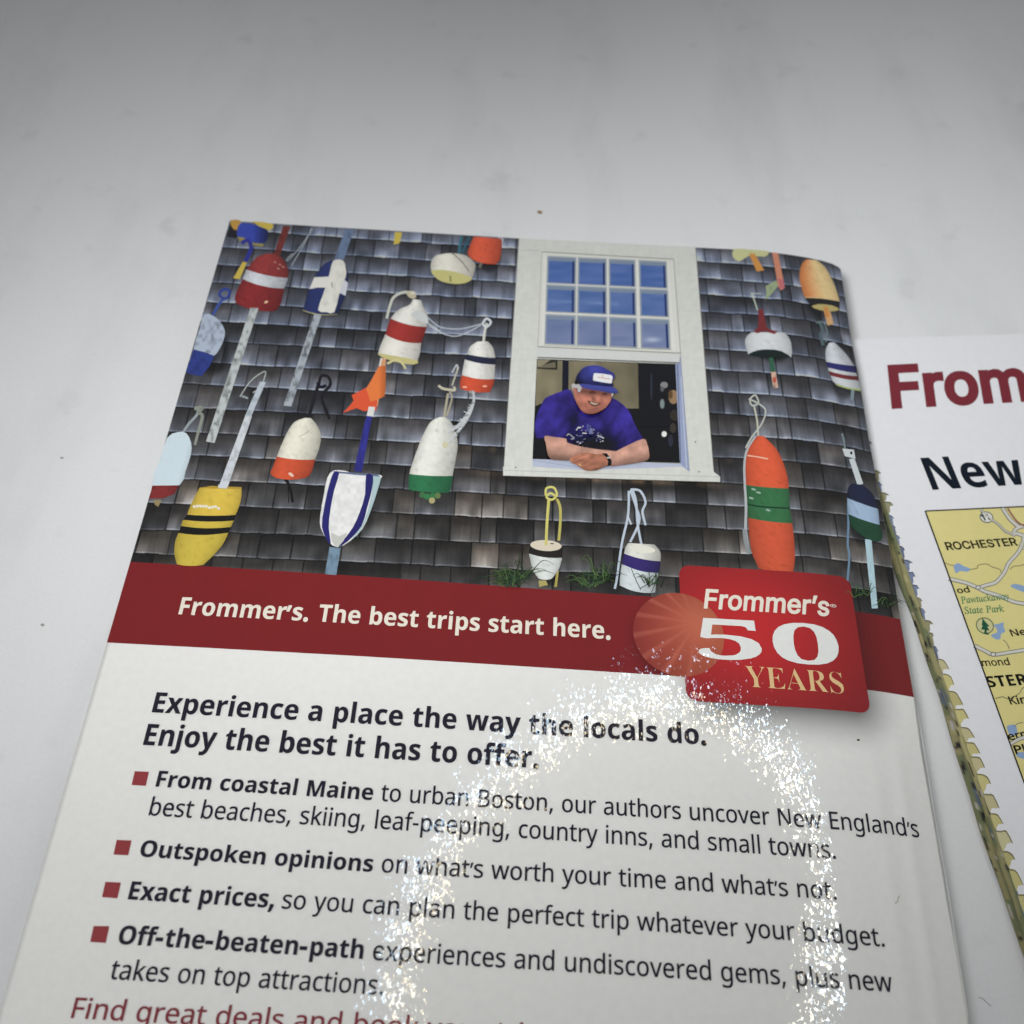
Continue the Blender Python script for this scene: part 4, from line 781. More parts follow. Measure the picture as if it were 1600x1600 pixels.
# 4 pale blue and navy at the left edge
a = sub('b'); a.stroke(A1([(610, 690), (650, 620), (680, 585)]), 4.5, (60, 86, 160)); a.stroke(A1([(680, 590), (650, 560), (680, 528), (715, 540), (705, 578), (680, 588)]), 4, (44, 66, 150))
a.poly(A1([(557, 688), (610, 694), (655, 730), (686, 790), (676, 850), (645, 915), (610, 948), (560, 925), (490, 908), (520, 800)]), mott((176, 188, 208), .35), 2, 2); a.poly(A1([(490, 905), (560, 922), (620, 945), (590, 1010), (540, 1072), (480, 1062), (440, 1048)]), mott((46, 62, 138), .25), 0, 2); bdone(a, 'pale blue and navy buoy at the left edge')
# 5 white with red foot at the left edge
a = sub('b'); a.stroke(A5([(425, 302), (460, 250), (510, 195), (520, 155)]), 4, (150, 160, 164)); a.stroke(A5([(495, 155), (545, 150), (520, 180), (545, 200), (520, 300), (498, 382)]), 5.5, (140, 146, 134), 4, 4)
a.poly(A5([(325, 338), (390, 302), (445, 308), (475, 368), (474, 440), (440, 545), (402, 634), (232, 636), (280, 480)]), lambda x, y: ink(np.array([198, 214, 222.])[None] * (1.04 - .25 * np.clip((x - 275 - (760 - y) * .28) / 26, 0, 1))[:, None]), 2, 2)
a.poly(A5([(232, 636), (400, 634), (370, 688), (300, 716), (213, 718)]), mott((134, 44, 44), .25), 0, 2); a.poly(A5([(240, 725), (290, 728), (270, 768), (248, 755)]), (150, 132, 92)); bdone(a, 'white buoy with a red foot at the left edge')
# 6 yellow with black bands
a = sub('b'); a.stroke(A1([(780, 1200), (840, 1110), (900, 1060), (940, 1045), (925, 1110)]), 1.6, (176, 184, 178)); a.stroke(A1([(790, 1195), (830, 1210)]), 3, (150, 160, 164)); a.stroke(A1([(860, 1175), (915, 1150)]), 2.2, (160, 166, 160))
a.poly(A1([(905, 1106), (942, 1110), (850, 1325), (812, 1320)]), mott((186, 196, 206), .3)); a.poly(A5([(815, 195), (855, 205), (700, 655), (645, 650)]), mott((206, 212, 218), .2))
a.loft(A5([(530, 648, 790, 650), (505, 690, 788, 715), (465, 775, 768, 785), (450, 818, 752, 820), (425, 850, 742, 855), (412, 888, 722, 895), (396, 932, 708, 930), (376, 985, 675, 1000), (370, 1060, 615, 1072), (386, 1128, 552, 1132)]), [(0, (214, 182, 50)), (3.0, (28, 27, 26)), (4.0, (204, 176, 46)), (5.0, (26, 26, 24)), (6.0, (200, 176, 48))], arc=4, light=(0.0, 1.2))
a.poly(A5([(530, 650), (600, 638), (790, 646), (788, 658), (600, 655)]), (176, 146, 36)); a.poly(A5([(645, 630), (702, 632), (698, 655), (645, 652)]), (206, 212, 218))
for i in range(9): a.dot((180 + (495 + i * 19) / 4, 600 + (772 + random.uniform(-9, 9)) / 4), 2.8, 2.2, (232, 228, 206), 7, random.random())
bdone(a, 'yellow buoy with two black bands on a white pole')
# 7 white over orange, black rope
a = sub('b'); a.stroke(A1([(1210, 1330), (1235, 1240), (1262, 1150), (1275, 1110)]), 5.5, (34, 32, 38), 4); a.stroke(A1([(1275, 1110), (1290, 1070), (1330, 1075), (1345, 1125), (1300, 1180), (1295, 1225), (1340, 1340)]), 4.6, (30, 28, 34), 5); a.stroke(A1([(1265, 1110), (1280, 1140), (1320, 1130)]), 5, (28, 26, 40)); a.stroke(A5([(1060, 595), (1090, 640), (1110, 740)]), 4.5, (28, 26, 28)); a.stroke(A5([(1080, 600), (1085, 745)]), 1.4, (28, 26, 28))
a.loft(A5([(1185, 213, 1225, 215), (1120, 240, 1262, 260), (1072, 310, 1286, 320), (1036, 390, 1276, 400), (1010, 455, 1250, 473), (985, 520, 1232, 540), (970, 560, 1205, 580), (1000, 588, 1165, 594)]), [(0, (226, 222, 204)), (4.0, (206, 78, 38))], arc=3)
a.stroke(A5([(1150, 330), (1190, 310), (1215, 290)]), .8, (150, 142, 120)); a.dot((455, 742), 5, 2.4, (236, 196, 170), 8, .6); bdone(a, 'white buoy with an orange foot on black rope')
# 8 white with navy stripes, flag
a = sub('b'); a.poly(A2([(458, 958), (494, 962), (487, 1012), (448, 1010)]), (214, 214, 210)); a.poly(A2([(470, 960), (494, 965), (440, 1260), (400, 1262)]), (212, 150, 96))
a.poly(A2([(278, 1190), (330, 1165), (372, 1142), (388, 1205), (440, 1222), (432, 1285), (350, 1290), (310, 1272), (222, 1302), (265, 1258), (290, 1225)]), (222, 80, 36)); a.poly(A2([(448, 1010), (492, 1006), (490, 1150), (484, 1198), (440, 1218), (395, 1232), (385, 1195), (368, 1150), (405, 1090)]), lambda x, y: ink(np.array([230, 118, 44.])[None] * (1 - .18 * np.clip((x - 592) / 8, 0, 1))[:, None]))
a.poly(A2([(385, 1262), (425, 1265), (412, 1325), (372, 1320)]), (216, 216, 212)); a.poly(A6([(370, 200), (405, 205), (342, 550), (292, 545)]), lambda x, y: ink(np.array([50, 50, 140.])[None] * (1.1 - .3 * (vnoise(x * .3, y * .1, 3)))[:, None])); a.poly(A6([(140, 1020), (210, 1026), (182, 1196), (110, 1190)]), mott((116, 144, 166), .3))
a.poly(A6([(165, 542), (240, 545), (300, 562), (455, 570), (460, 592), (440, 665), (395, 800), (345, 908), (270, 982), (190, 1022), (132, 985), (84, 900), (82, 820), (105, 690), (125, 590)]), lambda x, y: ink(np.array([222, 222, 220.])[None] * (0.97 + .1 * vnoise(x * .2, y * .2, 8) - .22 * np.clip((510 - x) / 12, 0, 1) * 0.4)[:, None]), 2, 2.2)
a.poly(A6([(412, 576), (460, 578), (440, 665), (395, 800), (340, 912), (272, 980), (345, 880), (385, 770), (405, 665)]), (168, 192, 196), 2); a.poly(A6([(160, 545), (440, 568), (455, 580), (300, 570), (170, 556)]), (96, 110, 140))
a.poly(A6([(165, 555), (200, 560), (168, 670), (145, 790), (135, 900), (148, 1002), (122, 975), (92, 895), (105, 780), (135, 640)]), (42, 40, 112), 2); a.poly(A6([(368, 570), (412, 576), (405, 660), (375, 775), (340, 890), (255, 985), (195, 1020), (240, 962), (290, 890), (330, 800), (362, 690)]), (40, 38, 106), 2); a.poly(A6([(150, 930), (200, 955), (250, 930), (225, 985), (186, 1020), (160, 990)]), (196, 196, 190), 2); bdone(a, 'white buoy with navy stripes and a torn orange flag')
# 9 white with red band
a = sub('b'); a.stroke(A2([(497, 712), (512, 650), (540, 580), (600, 548), (660, 552)]), 4.2, (196, 198, 186), 5); a.stroke(A2([(748, 700), (800, 745), (850, 770), (960, 776), (1090, 745)]), 1.5, (186, 196, 206)); a.stroke(A2([(760, 755), (850, 806), (930, 822), (1010, 795), (1085, 752)]), 1.5, (190, 198, 206)); a.stroke(A2([(690, 690), (755, 740), (830, 790)]), 1.2, (206, 210, 206))
a.loft(A2([(660, 590, 712, 598), (640, 625, 728, 640), (575, 655, 752, 690), (522, 712, 748, 765), (487, 812, 714, 866), (455, 890, 706, 925), (443, 935, 690, 975)]), [(0, (222, 220, 212)), (3.0, (160, 46, 40)), (4.0, (226, 222, 212))], arc=5)
a.poly(A2([(445, 930), (540, 945), (690, 975), (665, 1000), (560, 985), (470, 955)]), (196, 186, 120), 2); a.poly(A2([(645, 690), (690, 660), (745, 690), (755, 745), (690, 720)]), (200, 204, 202), 2); a.dot((643, 461), 8, 5.5, (190, 182, 152), 12, .5); a.dot((645, 458), 4, 2.5, (212, 206, 180), 10)
for p in ([(500, 995), (560, 970), (600, 1000), (615, 1028)], [(545, 965), (590, 985)]): a.stroke(A2(p), 3.4, (206, 196, 140)); 
bdone(a, 'white buoy with a broad red band and looped rope')
# 10 white, navy line, orange foot
a = sub('b'); a.stroke(A2([(1102, 855), (1110, 790), (1122, 740)]), 4, (204, 206, 196)); a.stroke(A2([(1095, 745), (1120, 712), (1148, 735), (1120, 765), (1095, 745)]), 3.4, (206, 212, 216), 5)
a.loft(A2([(1062, 856, 1128, 854), (1018, 888, 1160, 892), (1000, 935, 1176, 958), (985, 968, 1175, 1000), (966, 1065, 1170, 1090), (955, 1110, 1162, 1130), (958, 1150, 1142, 1172)]), [(0, (226, 224, 216)), (2.0, (38, 42, 66)), (3.0, (224, 222, 216)), (4.0, (206, 74, 38))], arc=3)
for x, y in ((985, 1140), (1110, 1135)): a.dot((480 + x / 4, 320 + y / 4), 4, 1.4, (240, 180, 150), 8)
a.stroke(A2([(1010, 1170), (1050, 1175)]), 4, (150, 150, 140), 0); bdone(a, 'small white buoy with a navy line and orange foot')
# 11 white with green foot and netting
a = sub('b'); a.stroke(A6([(855, 212), (868, 130), (880, 60)]), 3.6, (172, 164, 140)); a.stroke(A6([(872, 200), (905, 90), (890, 50)]), 2.6, (168, 160, 136)); a.stroke(A2([(905, 1130), (930, 1060), (945, 1015)]), 2.6, (180, 176, 156)); a.stroke(A6([(820, 10), (850, 30), (920, 40), (915, 18)]), 4, (190, 184, 160)); a.stroke(A2([(905, 1050), (935, 1000), (940, 1030)]), 2, (196, 200, 200))
a.loft(A6([(825, 208, 868, 208), (770, 240, 905, 248), (722, 325, 935, 330), (690, 405, 940, 400), (660, 490, 925, 490), (638, 564, 910, 576), (634, 625, 900, 645), (636, 664, 884, 682)]), [(0, (222, 222, 212)), (5.0, (40, 112, 72))], arc=1.5)
for x, y, c in ((720, 695, (60, 110, 66)), (750, 705, (48, 120, 70)), (785, 700, (44, 116, 66)), (815, 700, (96, 120, 70)), (780, 730, (170, 160, 110))): a.dot((480 + x / 4, 600 + y / 4), 5, 5, c, 9)
for i in range(5): a.stroke(A6([(1035, 45), (1045 - i * 4, 110 + i * 6), (1000 - 16 * i, 230 + 8 * i), (890 - 4 * i, 370 - 30 * i + (i % 2) * 20)]), 2.0, (204, 206, 206) if i % 2 else (178, 182, 186), 5)
for i in range(24):
    t = i / 24; x = 1030 - 130 * t + 60 * t * (random.random() - .5); y = 120 + 250 * t + 30 * (random.random() - .5)
    a.stroke(A6([(x - 14, y), (x + 14, y + random.uniform(-16, 16))]), 1.1, random.choice([(214, 216, 216), (90, 92, 92), (196, 198, 200)]), 0)
a.dot((480 + 862 / 4, 600 + 385 / 4), 4.5, 5, (206, 200, 160), 8); bdone(a, 'white buoy with a green foot and hanging netting')
# 12, 13, 14 top edge
a = sub('b'); a.stroke(A2([(965, 196), (955, 250), (950, 305)]), 4.5, (52, 110, 126)); a.stroke(A2([(1015, 198), (990, 250), (970, 300)]), 3.5, (40, 92, 110)); a.loft(A2([(870, 304, 945, 306), (805, 318, 1000, 322), (778, 350, 1047, 365), (772, 385, 1050, 402), (776, 420, 1030, 462)]), [(0, (222, 218, 204))], arc=3); a.poly(A2([(776, 415), (860, 410), (960, 430), (1030, 462), (980, 492), (900, 494), (820, 470)]), (196, 190, 118), 3); a.stroke(A2([(905, 302), (960, 350), (1010, 415)]), 1.5, (106, 98, 80)); a.stroke(A2([(893, 445), (897, 482)]), 2, (100, 110, 70), 0); bdone(a, 'cream half buoy near the top edge')
a = sub('b', 9); a.poly(A2([(1085, 350), (1105, 350), (1085, 398), (1068, 392)]), (112, 104, 96)); a.poly(A2([(1195, 205), (1228, 212), (1215, 275), (1200, 275)]), (186, 186, 196)); a.loft(A2([(1042, 200, 1216, 215), (1020, 250, 1216, 270), (1004, 310, 1204, 345), (1032, 345, 1178, 374)]), [(0, (216, 84, 48))], arc=3); bdone(a, 'orange buoy cut by the top edge')
a = sub('b'); a.poly(A2([(548, 170), (594, 174), (578, 240), (540, 250)]), (206, 182, 60)); bdone(a, 'yellow stick end at the top edge')
# 15 little white buoy on yellow rope
def grass(a, cx, cy, n, r):
    for i in range(n):
        t = random.uniform(-2.9, -0.25); l = r * random.uniform(.5, 1.25); x, y = cx + random.uniform(-14, 14), cy + random.uniform(-3, 6)
        a.stroke([(x, y), (x + .55 * l * math.cos(t), y + .7 * l * math.sin(t)), (x + l * math.cos(t), y + .72 * l * math.sin(t) + .12 * l)], 1.3, random.choice([(40, 62, 34), (58, 84, 44), (84, 112, 62), (30, 46, 30), (46, 70, 56)]), 4, .4)
a = sub('g', 4)
for p in ((787, 910, 34, 34), (812, 905, 20, 44), (800, 915, 26, 28)): grass(a, *p)
done(a, 'grass_picture')
a = sub('g', 4)
for p in ((918, 915, 34, 34), (940, 905, 24, 42), (1020, 915, 16, 24)): grass(a, *p)
done(a, 'grass_picture')
a = sub('b', 9)
a.stroke(A7([(440, 400), (460, 450), (462, 540), (452, 660)]), 4.2, (186, 176, 84)); a.stroke(A7([(445, 850), (432, 950)]), 4, (170, 156, 70), 0)
a.loft(A7([(272, 700, 472, 700), (268, 715, 474, 716), (266, 742, 472, 768), (276, 790, 468, 790), (292, 850, 450, 845), (325, 898, 410, 898)]), [(0, (40, 36, 34)), (2.0, (212, 216, 212))], arc=5, light=(-.1, 1.0)); a.dot((760 + 372 / 4, 680 + 692 / 4), 24.5, 8.5, (216, 204, 182), 24, .06); a.dot((760 + 410 / 4, 680 + 680 / 4), 3, 1, (70, 60, 50), 8)
a.poly(A7([(326, 910), (372, 910), (385, 940), (330, 950)]), (170, 160, 90)); a.stroke(A7([(372, 690), (378, 560), (390, 400)]), 4.4, (206, 196, 100)); a.stroke(A7([(370, 380), (375, 335), (420, 330), (440, 375), (410, 405), (375, 390), (400, 365), (435, 385)]), 3.4, (212, 204, 106), 6); bdone(a, 'small white buoy with a black rim on yellow rope')
# 16 white with purple band, white ropes
a = sub('b', 9)
for p in ([(890, 350), (885, 500), (850, 660), (828, 800), (815, 900), (802, 962)], [(900, 345), (935, 450), (955, 540), (898, 670)], [(900, 342), (960, 350), (994, 420), (975, 480), (995, 565)], [(915, 350), (935, 420), (945, 560), (968, 682)]): a.stroke(A7(p), 3.6, (186, 198, 212), 5)
a.stroke(A7([(880, 500), (905, 560)]), 2.6, (196, 206, 216), 0)
a.loft(A7([(885, 676, 1050, 686), (868, 705, 1086, 730), (860, 742, 1088, 790), (846, 805, 1080, 862), (836, 880, 1062, 915), (832, 940, 1055, 985)]), [(0, (216, 216, 206)), (2.0, (54, 42, 110)), (3.0, (206, 214, 216))], arc=5); a.dot((760 + 975 / 4, 680 + 715 / 4), 20, 6, (226, 224, 210), 16, .12)
for p in ([(905, 835), (935, 910), (965, 970)], [(960, 960), (1010, 930), (1060, 880)], [(1030, 985), (1065, 900), (1050, 860)]): a.stroke(A7(p), 1.2, (60, 80, 56)); 
bdone(a, 'white buoy with a purple band hung on white rope')
# 17 white bowl with red cone
a = sub('b'); a.stroke(A4([(455, 390), (475, 440), (494, 500)]), 1.8, (190, 196, 180)); a.stroke(A4([(460, 395), (520, 396)]), 1.4, (176, 184, 180), 0); a.poly(A4([(500, 495), (528, 490), (552, 608), (590, 632), (470, 632), (498, 606)]), (120, 44, 46))
a.poly(A4([(565, 785), (588, 788), (606, 886), (576, 886)]), (44, 96, 70)); a.poly(A4([(578, 886), (608, 886), (624, 985), (592, 990)]), mott((206, 170, 150), .5)); a.dot((1060 + 600 / 4, 360 + 935 / 4), 3, 5, (190, 84, 60), 8)
a.loft(A4([(455, 638, 665, 640), (425, 665, 695, 680), (416, 700, 706, 720), (425, 745, 710, 765), (436, 776, 704, 796)]), [(0, (206, 208, 210))], arc=-5, light=(-.1, 1.2)); a.poly(A4([(470, 634), (540, 612), (620, 634), (600, 650), (540, 632), (490, 645)]), (120, 44, 46)); a.poly(A4([(436, 778), (490, 752), (560, 745), (640, 755), (704, 796), (640, 792), (560, 798), (500, 792)]), (26, 38, 36), 2); bdone(a, 'white bowl shaped buoy with a red neck')
# 18 orange and yellow
a = sub('b'); a.poly(A4([(900, 475), (940, 475), (970, 585), (932, 596)]), (216, 166, 110)); a.loft(A4([(795, 182, 862, 186), (765, 225, 920, 235), (756, 300, 965, 320), (772, 370, 992, 390), (792, 424, 1006, 446), (832, 474, 1008, 500)]), [(0, (226, 196, 134)), (4.0, (34, 34, 34))], arc=-2, light=(.1, 1.3), side=(3.98, (222, 134, 66), .12, .5))
a.poly(A4([(832, 476), (880, 462), (960, 470), (1006, 496), (950, 508), (880, 498)]), (190, 170, 104), 2); a.poly(A4([(905, 478), (932, 478), (945, 540), (920, 545)]), (212, 140, 60)); bdone(a, 'orange and yellow bullet buoy at the upper right')
# 19 top right pieces
a = sub('b'); a.poly(A4([(350, 116), (460, 122), (562, 132), (540, 165), (440, 160), (380, 196), (340, 165)]), (196, 196, 140), 2); a.poly(A4([(440, 146), (476, 146), (536, 250), (490, 258)]), (206, 140, 54)); bdone(a, 'pale yellow buoy with an orange stick at the top edge')
a = sub('b'); a.poly(A4([(585, 138), (622, 142), (665, 360), (640, 376), (622, 350), (604, 240)]), (208, 132, 100)); a.poly(A4([(622, 300), (655, 310), (665, 360), (635, 372)]), (196, 104, 110)); a.poly(A4([(612, 310), (622, 350), (580, 400), (540, 440), (550, 400), (545, 350)]), mott((150, 166, 128), .4)); bdone(a, 'pink stick with a pale green ribbon')
# 20 white, blue and red lines
a = sub('b'); a.stroke(A4([(880, 570), (900, 620), (890, 660), (905, 720)]), 5, (84, 104, 108)); a.stroke(A4([(860, 580), (905, 575), (930, 640), (920, 700)]), 2, (110, 128, 128)); a.stroke(A4([(1090, 990), (1085, 1060)]), 5, (130, 146, 156), 0)
a.loft(A4([(940, 704, 975, 700), (920, 750, 1045, 770), (922, 822, 1098, 848), (934, 858, 1112, 892), (938, 880, 1118, 912), (950, 908, 1126, 938), (966, 945, 1138, 978), (1000, 975, 1140, 1000)]), [(0, (208, 212, 218)), (2.0, (46, 44, 110)), (3.0, (210, 212, 216)), (4.0, (124, 46, 50)), (5.0, (206, 210, 214))], arc=2); a.stroke(A4([(985, 962), (1050, 985), (1138, 1000)]), 2.6, (170, 186, 110)); bdone(a, 'white buoy with a blue and a red line at the right edge')
# 21 long orange and green
a = sub('b'); a.stroke(A4([(470, 1090), (490, 1180), (500, 1290)]), 2.6, (190, 190, 172)); a.stroke(A4([(440, 1060), (480, 1030), (500, 1080), (460, 1095), (450, 1060), (510, 1090), (545, 1130), (520, 1210), (460, 1290), (420, 1360)]), 2.4, (186, 190, 180), 6)
a.loft(A8([(495, 4, 535, 8), (440, 70, 610, 85), (418, 150, 652, 165), (415, 240, 680, 255), (420, 312, 690, 334), (428, 430, 697, 458), (436, 518, 710, 552), (440, 600, 720, 622), (455, 720, 728, 742), (486, 800, 724, 815), (500, 835, 716, 856)]), [(0, (218, 84, 42)), (4.0, (52, 110, 68)), (6.0, (206, 80, 44))], arc=2, light=(.1, 1.1))
a.stroke(A8([(430, 432), (520, 448), (697, 458)]), 2.4, (24, 62, 42)); a.stroke(A8([(430, 128), (500, 138), (560, 150)]), 1.8, (240, 190, 160)); 
for x, y in ((470, 340), (500, 360), (560, 470), (455, 395)): a.dot((1060 + x / 4, 680 + y / 4), 4, 1.6, (150, 180, 160), 8, .3)
a.stroke(A8([(480, 10), (430, 90), (412, 180), (414, 300), (422, 450), (420, 600), (440, 740)]), 3.0, (176, 180, 182), 5, 4.5); a.stroke(A8([(412, 590), (420, 670), (445, 745)]), 6, (140, 146, 150)); bdone(a, 'long orange buoy with a green middle')
# 22 navy, white and green on a white pole
a = sub('b'); a.stroke(A8([(1060, 420), (1062, 560), (1058, 680), (1068, 760), (1056, 915)]), 3.4, (110, 140, 166), 5); a.stroke(A8([(1022, -10), (1036, 40), (1040, 90)]), 3, (120, 136, 140)); a.poly(A8([(1066, 150), (1100, 146), (1155, 305), (1118, 312)]), (206, 214, 216)); a.poly(A8([(1024, 84), (1096, 92), (1106, 148), (1040, 132)]), (206, 214, 216)); a.dot((1060 + 1080 / 4, 680 + 112 / 4), 2, 2.6, (30, 30, 30), 8)
a.poly(A8([(1165, 650), (1206, 655), (1246, 1084), (1208, 1084)]), lambda x, y: ink(np.array([176, 206, 216.])[None] * (.98 + .1 * vnoise(x * .3, y * .1, 5))[:, None]))
a.loft(A8([(1085, 302, 1150, 312), (1060, 330, 1215, 370), (1054, 394, 1246, 462), (1062, 495, 1258, 562), (1075, 560, 1274, 610), (1110, 600, 1270, 650), (1160, 640, 1240, 668)]), [(0, (34, 40, 66)), (2.0, (160, 186, 214)), (3.0, (34, 74, 52))], arc=2, light=(0, 1.4)); bdone(a, 'navy, white and green buoy on a white pole')
a = sub('g', 4)
for p in ((1345, 930, 20, 26), (1380, 945, 16, 24)): grass(a, *p)
done(a, 'grass_picture')

# ---- red band, sun disc, badge
def grid_part(name, lo, hi, ink_f, layer, nu=200, nv=50, parent=BOOK):
    su = np.linspace(0, 1, nu); U = np.zeros((nv, nu)); W = np.zeros((nv, nu))
    for j, s_ in enumerate(np.linspace(0, 1, nv)):
        v = np.full(nu, 0.5)
        for _ in range(3):
            u = L_U + su * (right_u(v) - 0.0002 - L_U); v = lo(u) + (hi(u) - lo(u)) * s_
        U[j], W[j] = u, v
    u, v = U.ravel(), W.ravel(); idx = np.arange(nu * nv).reshape(nv, nu)
    F = np.stack([idx[:-1, :-1], idx[:-1, 1:], idx[1:, 1:], idx[1:, :-1]], -1).reshape(-1, 4)
    return mesh_obj(name, COVER.pos(np.stack([u, v], 1), layer * LAY), F, LAM, parent, ink_f(u, v), root=BOOK)
DISC = COVER.uv([(1060, 991)])[0]; DR = 0.0505
def band_ink(u, v):
    c = ink((128, 27, 30))[None] * (1 + 0.05 * (vnoise(u * 60, v * 60, 81) - .5))[:, None]
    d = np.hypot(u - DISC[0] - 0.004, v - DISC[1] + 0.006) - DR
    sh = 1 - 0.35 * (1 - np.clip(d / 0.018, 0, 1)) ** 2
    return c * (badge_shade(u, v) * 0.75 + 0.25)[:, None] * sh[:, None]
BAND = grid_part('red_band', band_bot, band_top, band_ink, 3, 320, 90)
BADGE = None
def rrect(l, r, b, t, rad, n=9):
    P = []
    for cx, cy, a0 in ((r - rad, t - rad, 0), (l + rad, t - rad, 90), (l + rad, b + rad, 180), (r - rad, b + rad, 270)):
        P += [(cx + rad * math.cos(math.radians(a0 + 90 * i / n)), cy + rad * math.sin(math.radians(a0 + 90 * i / n))) for i in range(n + 1)]
    return np.array(P)
GLOW = COVER.uv([(1172, 985)])[0]
def badge_ink(u, v):
    d = np.hypot((u - GLOW[0]) / 1.25, (v - GLOW[1])) / 0.085
    g = np.exp(-d ** 2)[:, None]; lowr = np.clip((B_T - v) / (B_T - B_B) - 0.55, 0, 1)[:, None]
    return ink((129, 29, 32))[None] * (1 - g) + ink((198, 28, 32))[None] * g + np.array([0.035, 0.002, 0.003])[None] * lowr
def uv_art(poly, f, layer, name, step, parent, label=None):
    P, T = fill([dense(np.asarray(poly), step * 1.3)], step); a = Art(COVER, layer); a.add(P, T, f(P[:, 0], P[:, 1]))
    return a.build(name, LAM, parent, BOOK, label)
BADGE = uv_art(rrect(B_L, B_R, B_B, B_T, 0.013), badge_ink, 10, 'anniversary_badge', 0.004, BOOK)
# the badge sits 50 layers deep in nothing: it is only printed above photo and band
def disc_ink(u, v):
    x, y = (u - DISC[0]) / DR, (v - DISC[1]) / DR; r = np.hypot(x, y)
    cx, cy = 0.42, 0.30; a = np.arctan2(y - cy, x - cx); q = np.hypot(x - cx, y - cy)
    ray = np.clip(np.sin(a * 17) * 1.6 - 0.75, 0, 1) * np.clip(q * 1.2, 0, 1) * np.clip((cx + .15 - x) * 2, 0, 1)
    f = np.clip((x + 1) / 2, 0, 1)[:, None]
    c = ink((150, 50, 44))[None] * (1 - f) + ink((190, 92, 60))[None] * f
    c = c * (1.0 - 0.28 * np.clip(r - 0.45, 0, 1) ** 1.0)[:, None] + 0.09 * np.exp(-(q / 0.55) ** 2)[:, None] * np.array([1, .45, .3])
    return c + ray[:, None] * np.array([0.10, 0.045, 0.030])
ang = np.linspace(0, 2 * math.pi, 72, endpoint=False)
uv_art(np.stack([DISC[0] + DR * np.cos(ang), DISC[1] + DR * 1.02 * np.sin(ang)], 1), disc_ink, 15, 'sun_disc', 0.0016, BADGE)
CREAM = (236, 226, 210)
def lettering(name, calls, parent, layer=19, surf=COVER, mat=LAM, root=BOOK, label=None):
    a = Art(surf, layer)
    for c in calls: a.text(*c[0], **c[1]); a.k = layer
    return a.build(name, mat, parent, root, label)
def T(*a, **k): return (a, k)
lettering('badge_name_lettering', [T('Frommer’s', 'H', (1100.4, 950.5), (1294, 963), (1103.8, 922), (1100.4, 950.5), CREAM, grow=0.020, lean=True),
                                   T('®', 'H', (1297, 951), (1307, 952), (1298.5, 944.5), (1298, 951), CREAM)], BADGE)
lettering('badge_number_lettering', [T('50', 'S', (1092, 1028.5), (1314.5, 1042.5), (1099.5, 968.5), (1093, 1027.5), (232, 232, 228))], BADGE)
lettering('badge_years_lettering', [T('YEARS', 'S', (1165.5, 1074), (1320, 1085.5), (1167.5, 1041), (1163, 1074), (232, 192, 134), grow=-0.009)], BADGE)
lettering('slogan_lettering', [T('Frommer’s. The best trips start here.', 'B', (279, 960.5), (953.7, 999.5), (286, 934), (279, 960.5), CREAM)], BAND)

# ---- blurb
INK = (34, 31, 46)
lettering('headline_lettering', [T('Experience a place the way the locals do.', 'B', (237.5, 1113.5), (1103.6, 1164.5), (246.5, 1082), (237.5, 1113), INK),
                                 T('Enjoy the best it has to offer.', 'B', (223.75, 1164.5), (841, 1201), (231.75, 1131.75), (223.75, 1164.5), INK)], BOOK)
CH = ((745, 1235), (739.6, 1262))   # cap height of the small type, measured on a B
def cap(x, y): return ((x + 5.5, y - 26.8), (x, y))
lettering('bullet_lettering', [T('From coastal Maine', 'B', (243.25, 1229.5), (581.75, 1251), (250, 1205), (243.25, 1229.5), INK),
    T('to urban Boston, our authors uncover New England’s', 'R', (594.5, 1252.2), (1436.3, 1309.6), (745, 1235), (743, 1262), INK),
    T('best beaches, skiing, leaf-peeping, country inns, and small towns.', 'R', (232.5, 1274.5), (1305.75, 1342.5), (745, 1235), (743, 1262), INK)], BOOK)
lettering('bullet_lettering', [T('Outspoken opinions', 'B', (217.5, 1338.8), (581.75, 1363), (223.5, 1313.2), (217.5, 1338.8), INK),
    T('on what’s worth your time and what’s not.', 'R', (595.75, 1363.5), (1307, 1406), (1307.5, 1378), (1307, 1406), INK)], BOOK)
lettering('bullet_lettering', [T('Exact prices,', 'B', (200, 1405.75), (427.5, 1419.3), (204.5, 1377.5), (200, 1405.75), INK),
    T('so you can plan the perfect trip whatever your budget.', 'R', (440, 1420), (1382, 1479.6), (1000, 1428), (998, 1456.8), INK)], BOOK)
lettering('bullet_lettering', [T('Off-the-beaten-path', 'B', (183.5, 1475.3), (566.5, 1498.7), (190, 1446.5), (183.5, 1475.3), INK),
    T('experiences and undiscovered gems, plus new', 'R', (582, 1500.3), (1395, 1550.5), (1000, 1496), (998, 1526.2), INK),
    T('takes on top attractions.', 'R', (170.75, 1530), (597.5, 1555), (300, 1507), (294, 1537.3), INK)], BOOK)
lettering('footer_lettering', [T('Find great deals and book your trip at', 'R', (111.25, 1590.75), (192, 1595.3), (118, 1559.2), (111.25, 1590.75), (138, 44, 54), fit='Find')], BOOK)
for q in ([(210.75, 1205.25), (233, 1206.25), (228, 1228.25), (205.75, 1226.75)], [(182.6, 1312.5), (205.8, 1313.6), (200.6, 1336.6), (177.4, 1335.6)], [(165, 1378), (189.25, 1379.25), (183.75, 1403.75), (159.5, 1402)], [(146.5, 1447), (171.2, 1447.5), (165.5, 1473.5), (141, 1472)]):
    a = Art(COVER, 8); a.poly(q, (152, 54, 58)); a.build('bullet_square', LAM, BOOK, BOOK)
# worn crease down the spine side
a = Art(COVER, 6); a.stroke([(1433, 1108), (1440, 1150), (1452, 1225), (1463, 1290), (1478, 1375), (1490, 1450), (1512, 1590)], 0.9, (236, 236, 232), 4, 1.6)
a.build('crease_line', LAM, BOOK, BOOK)

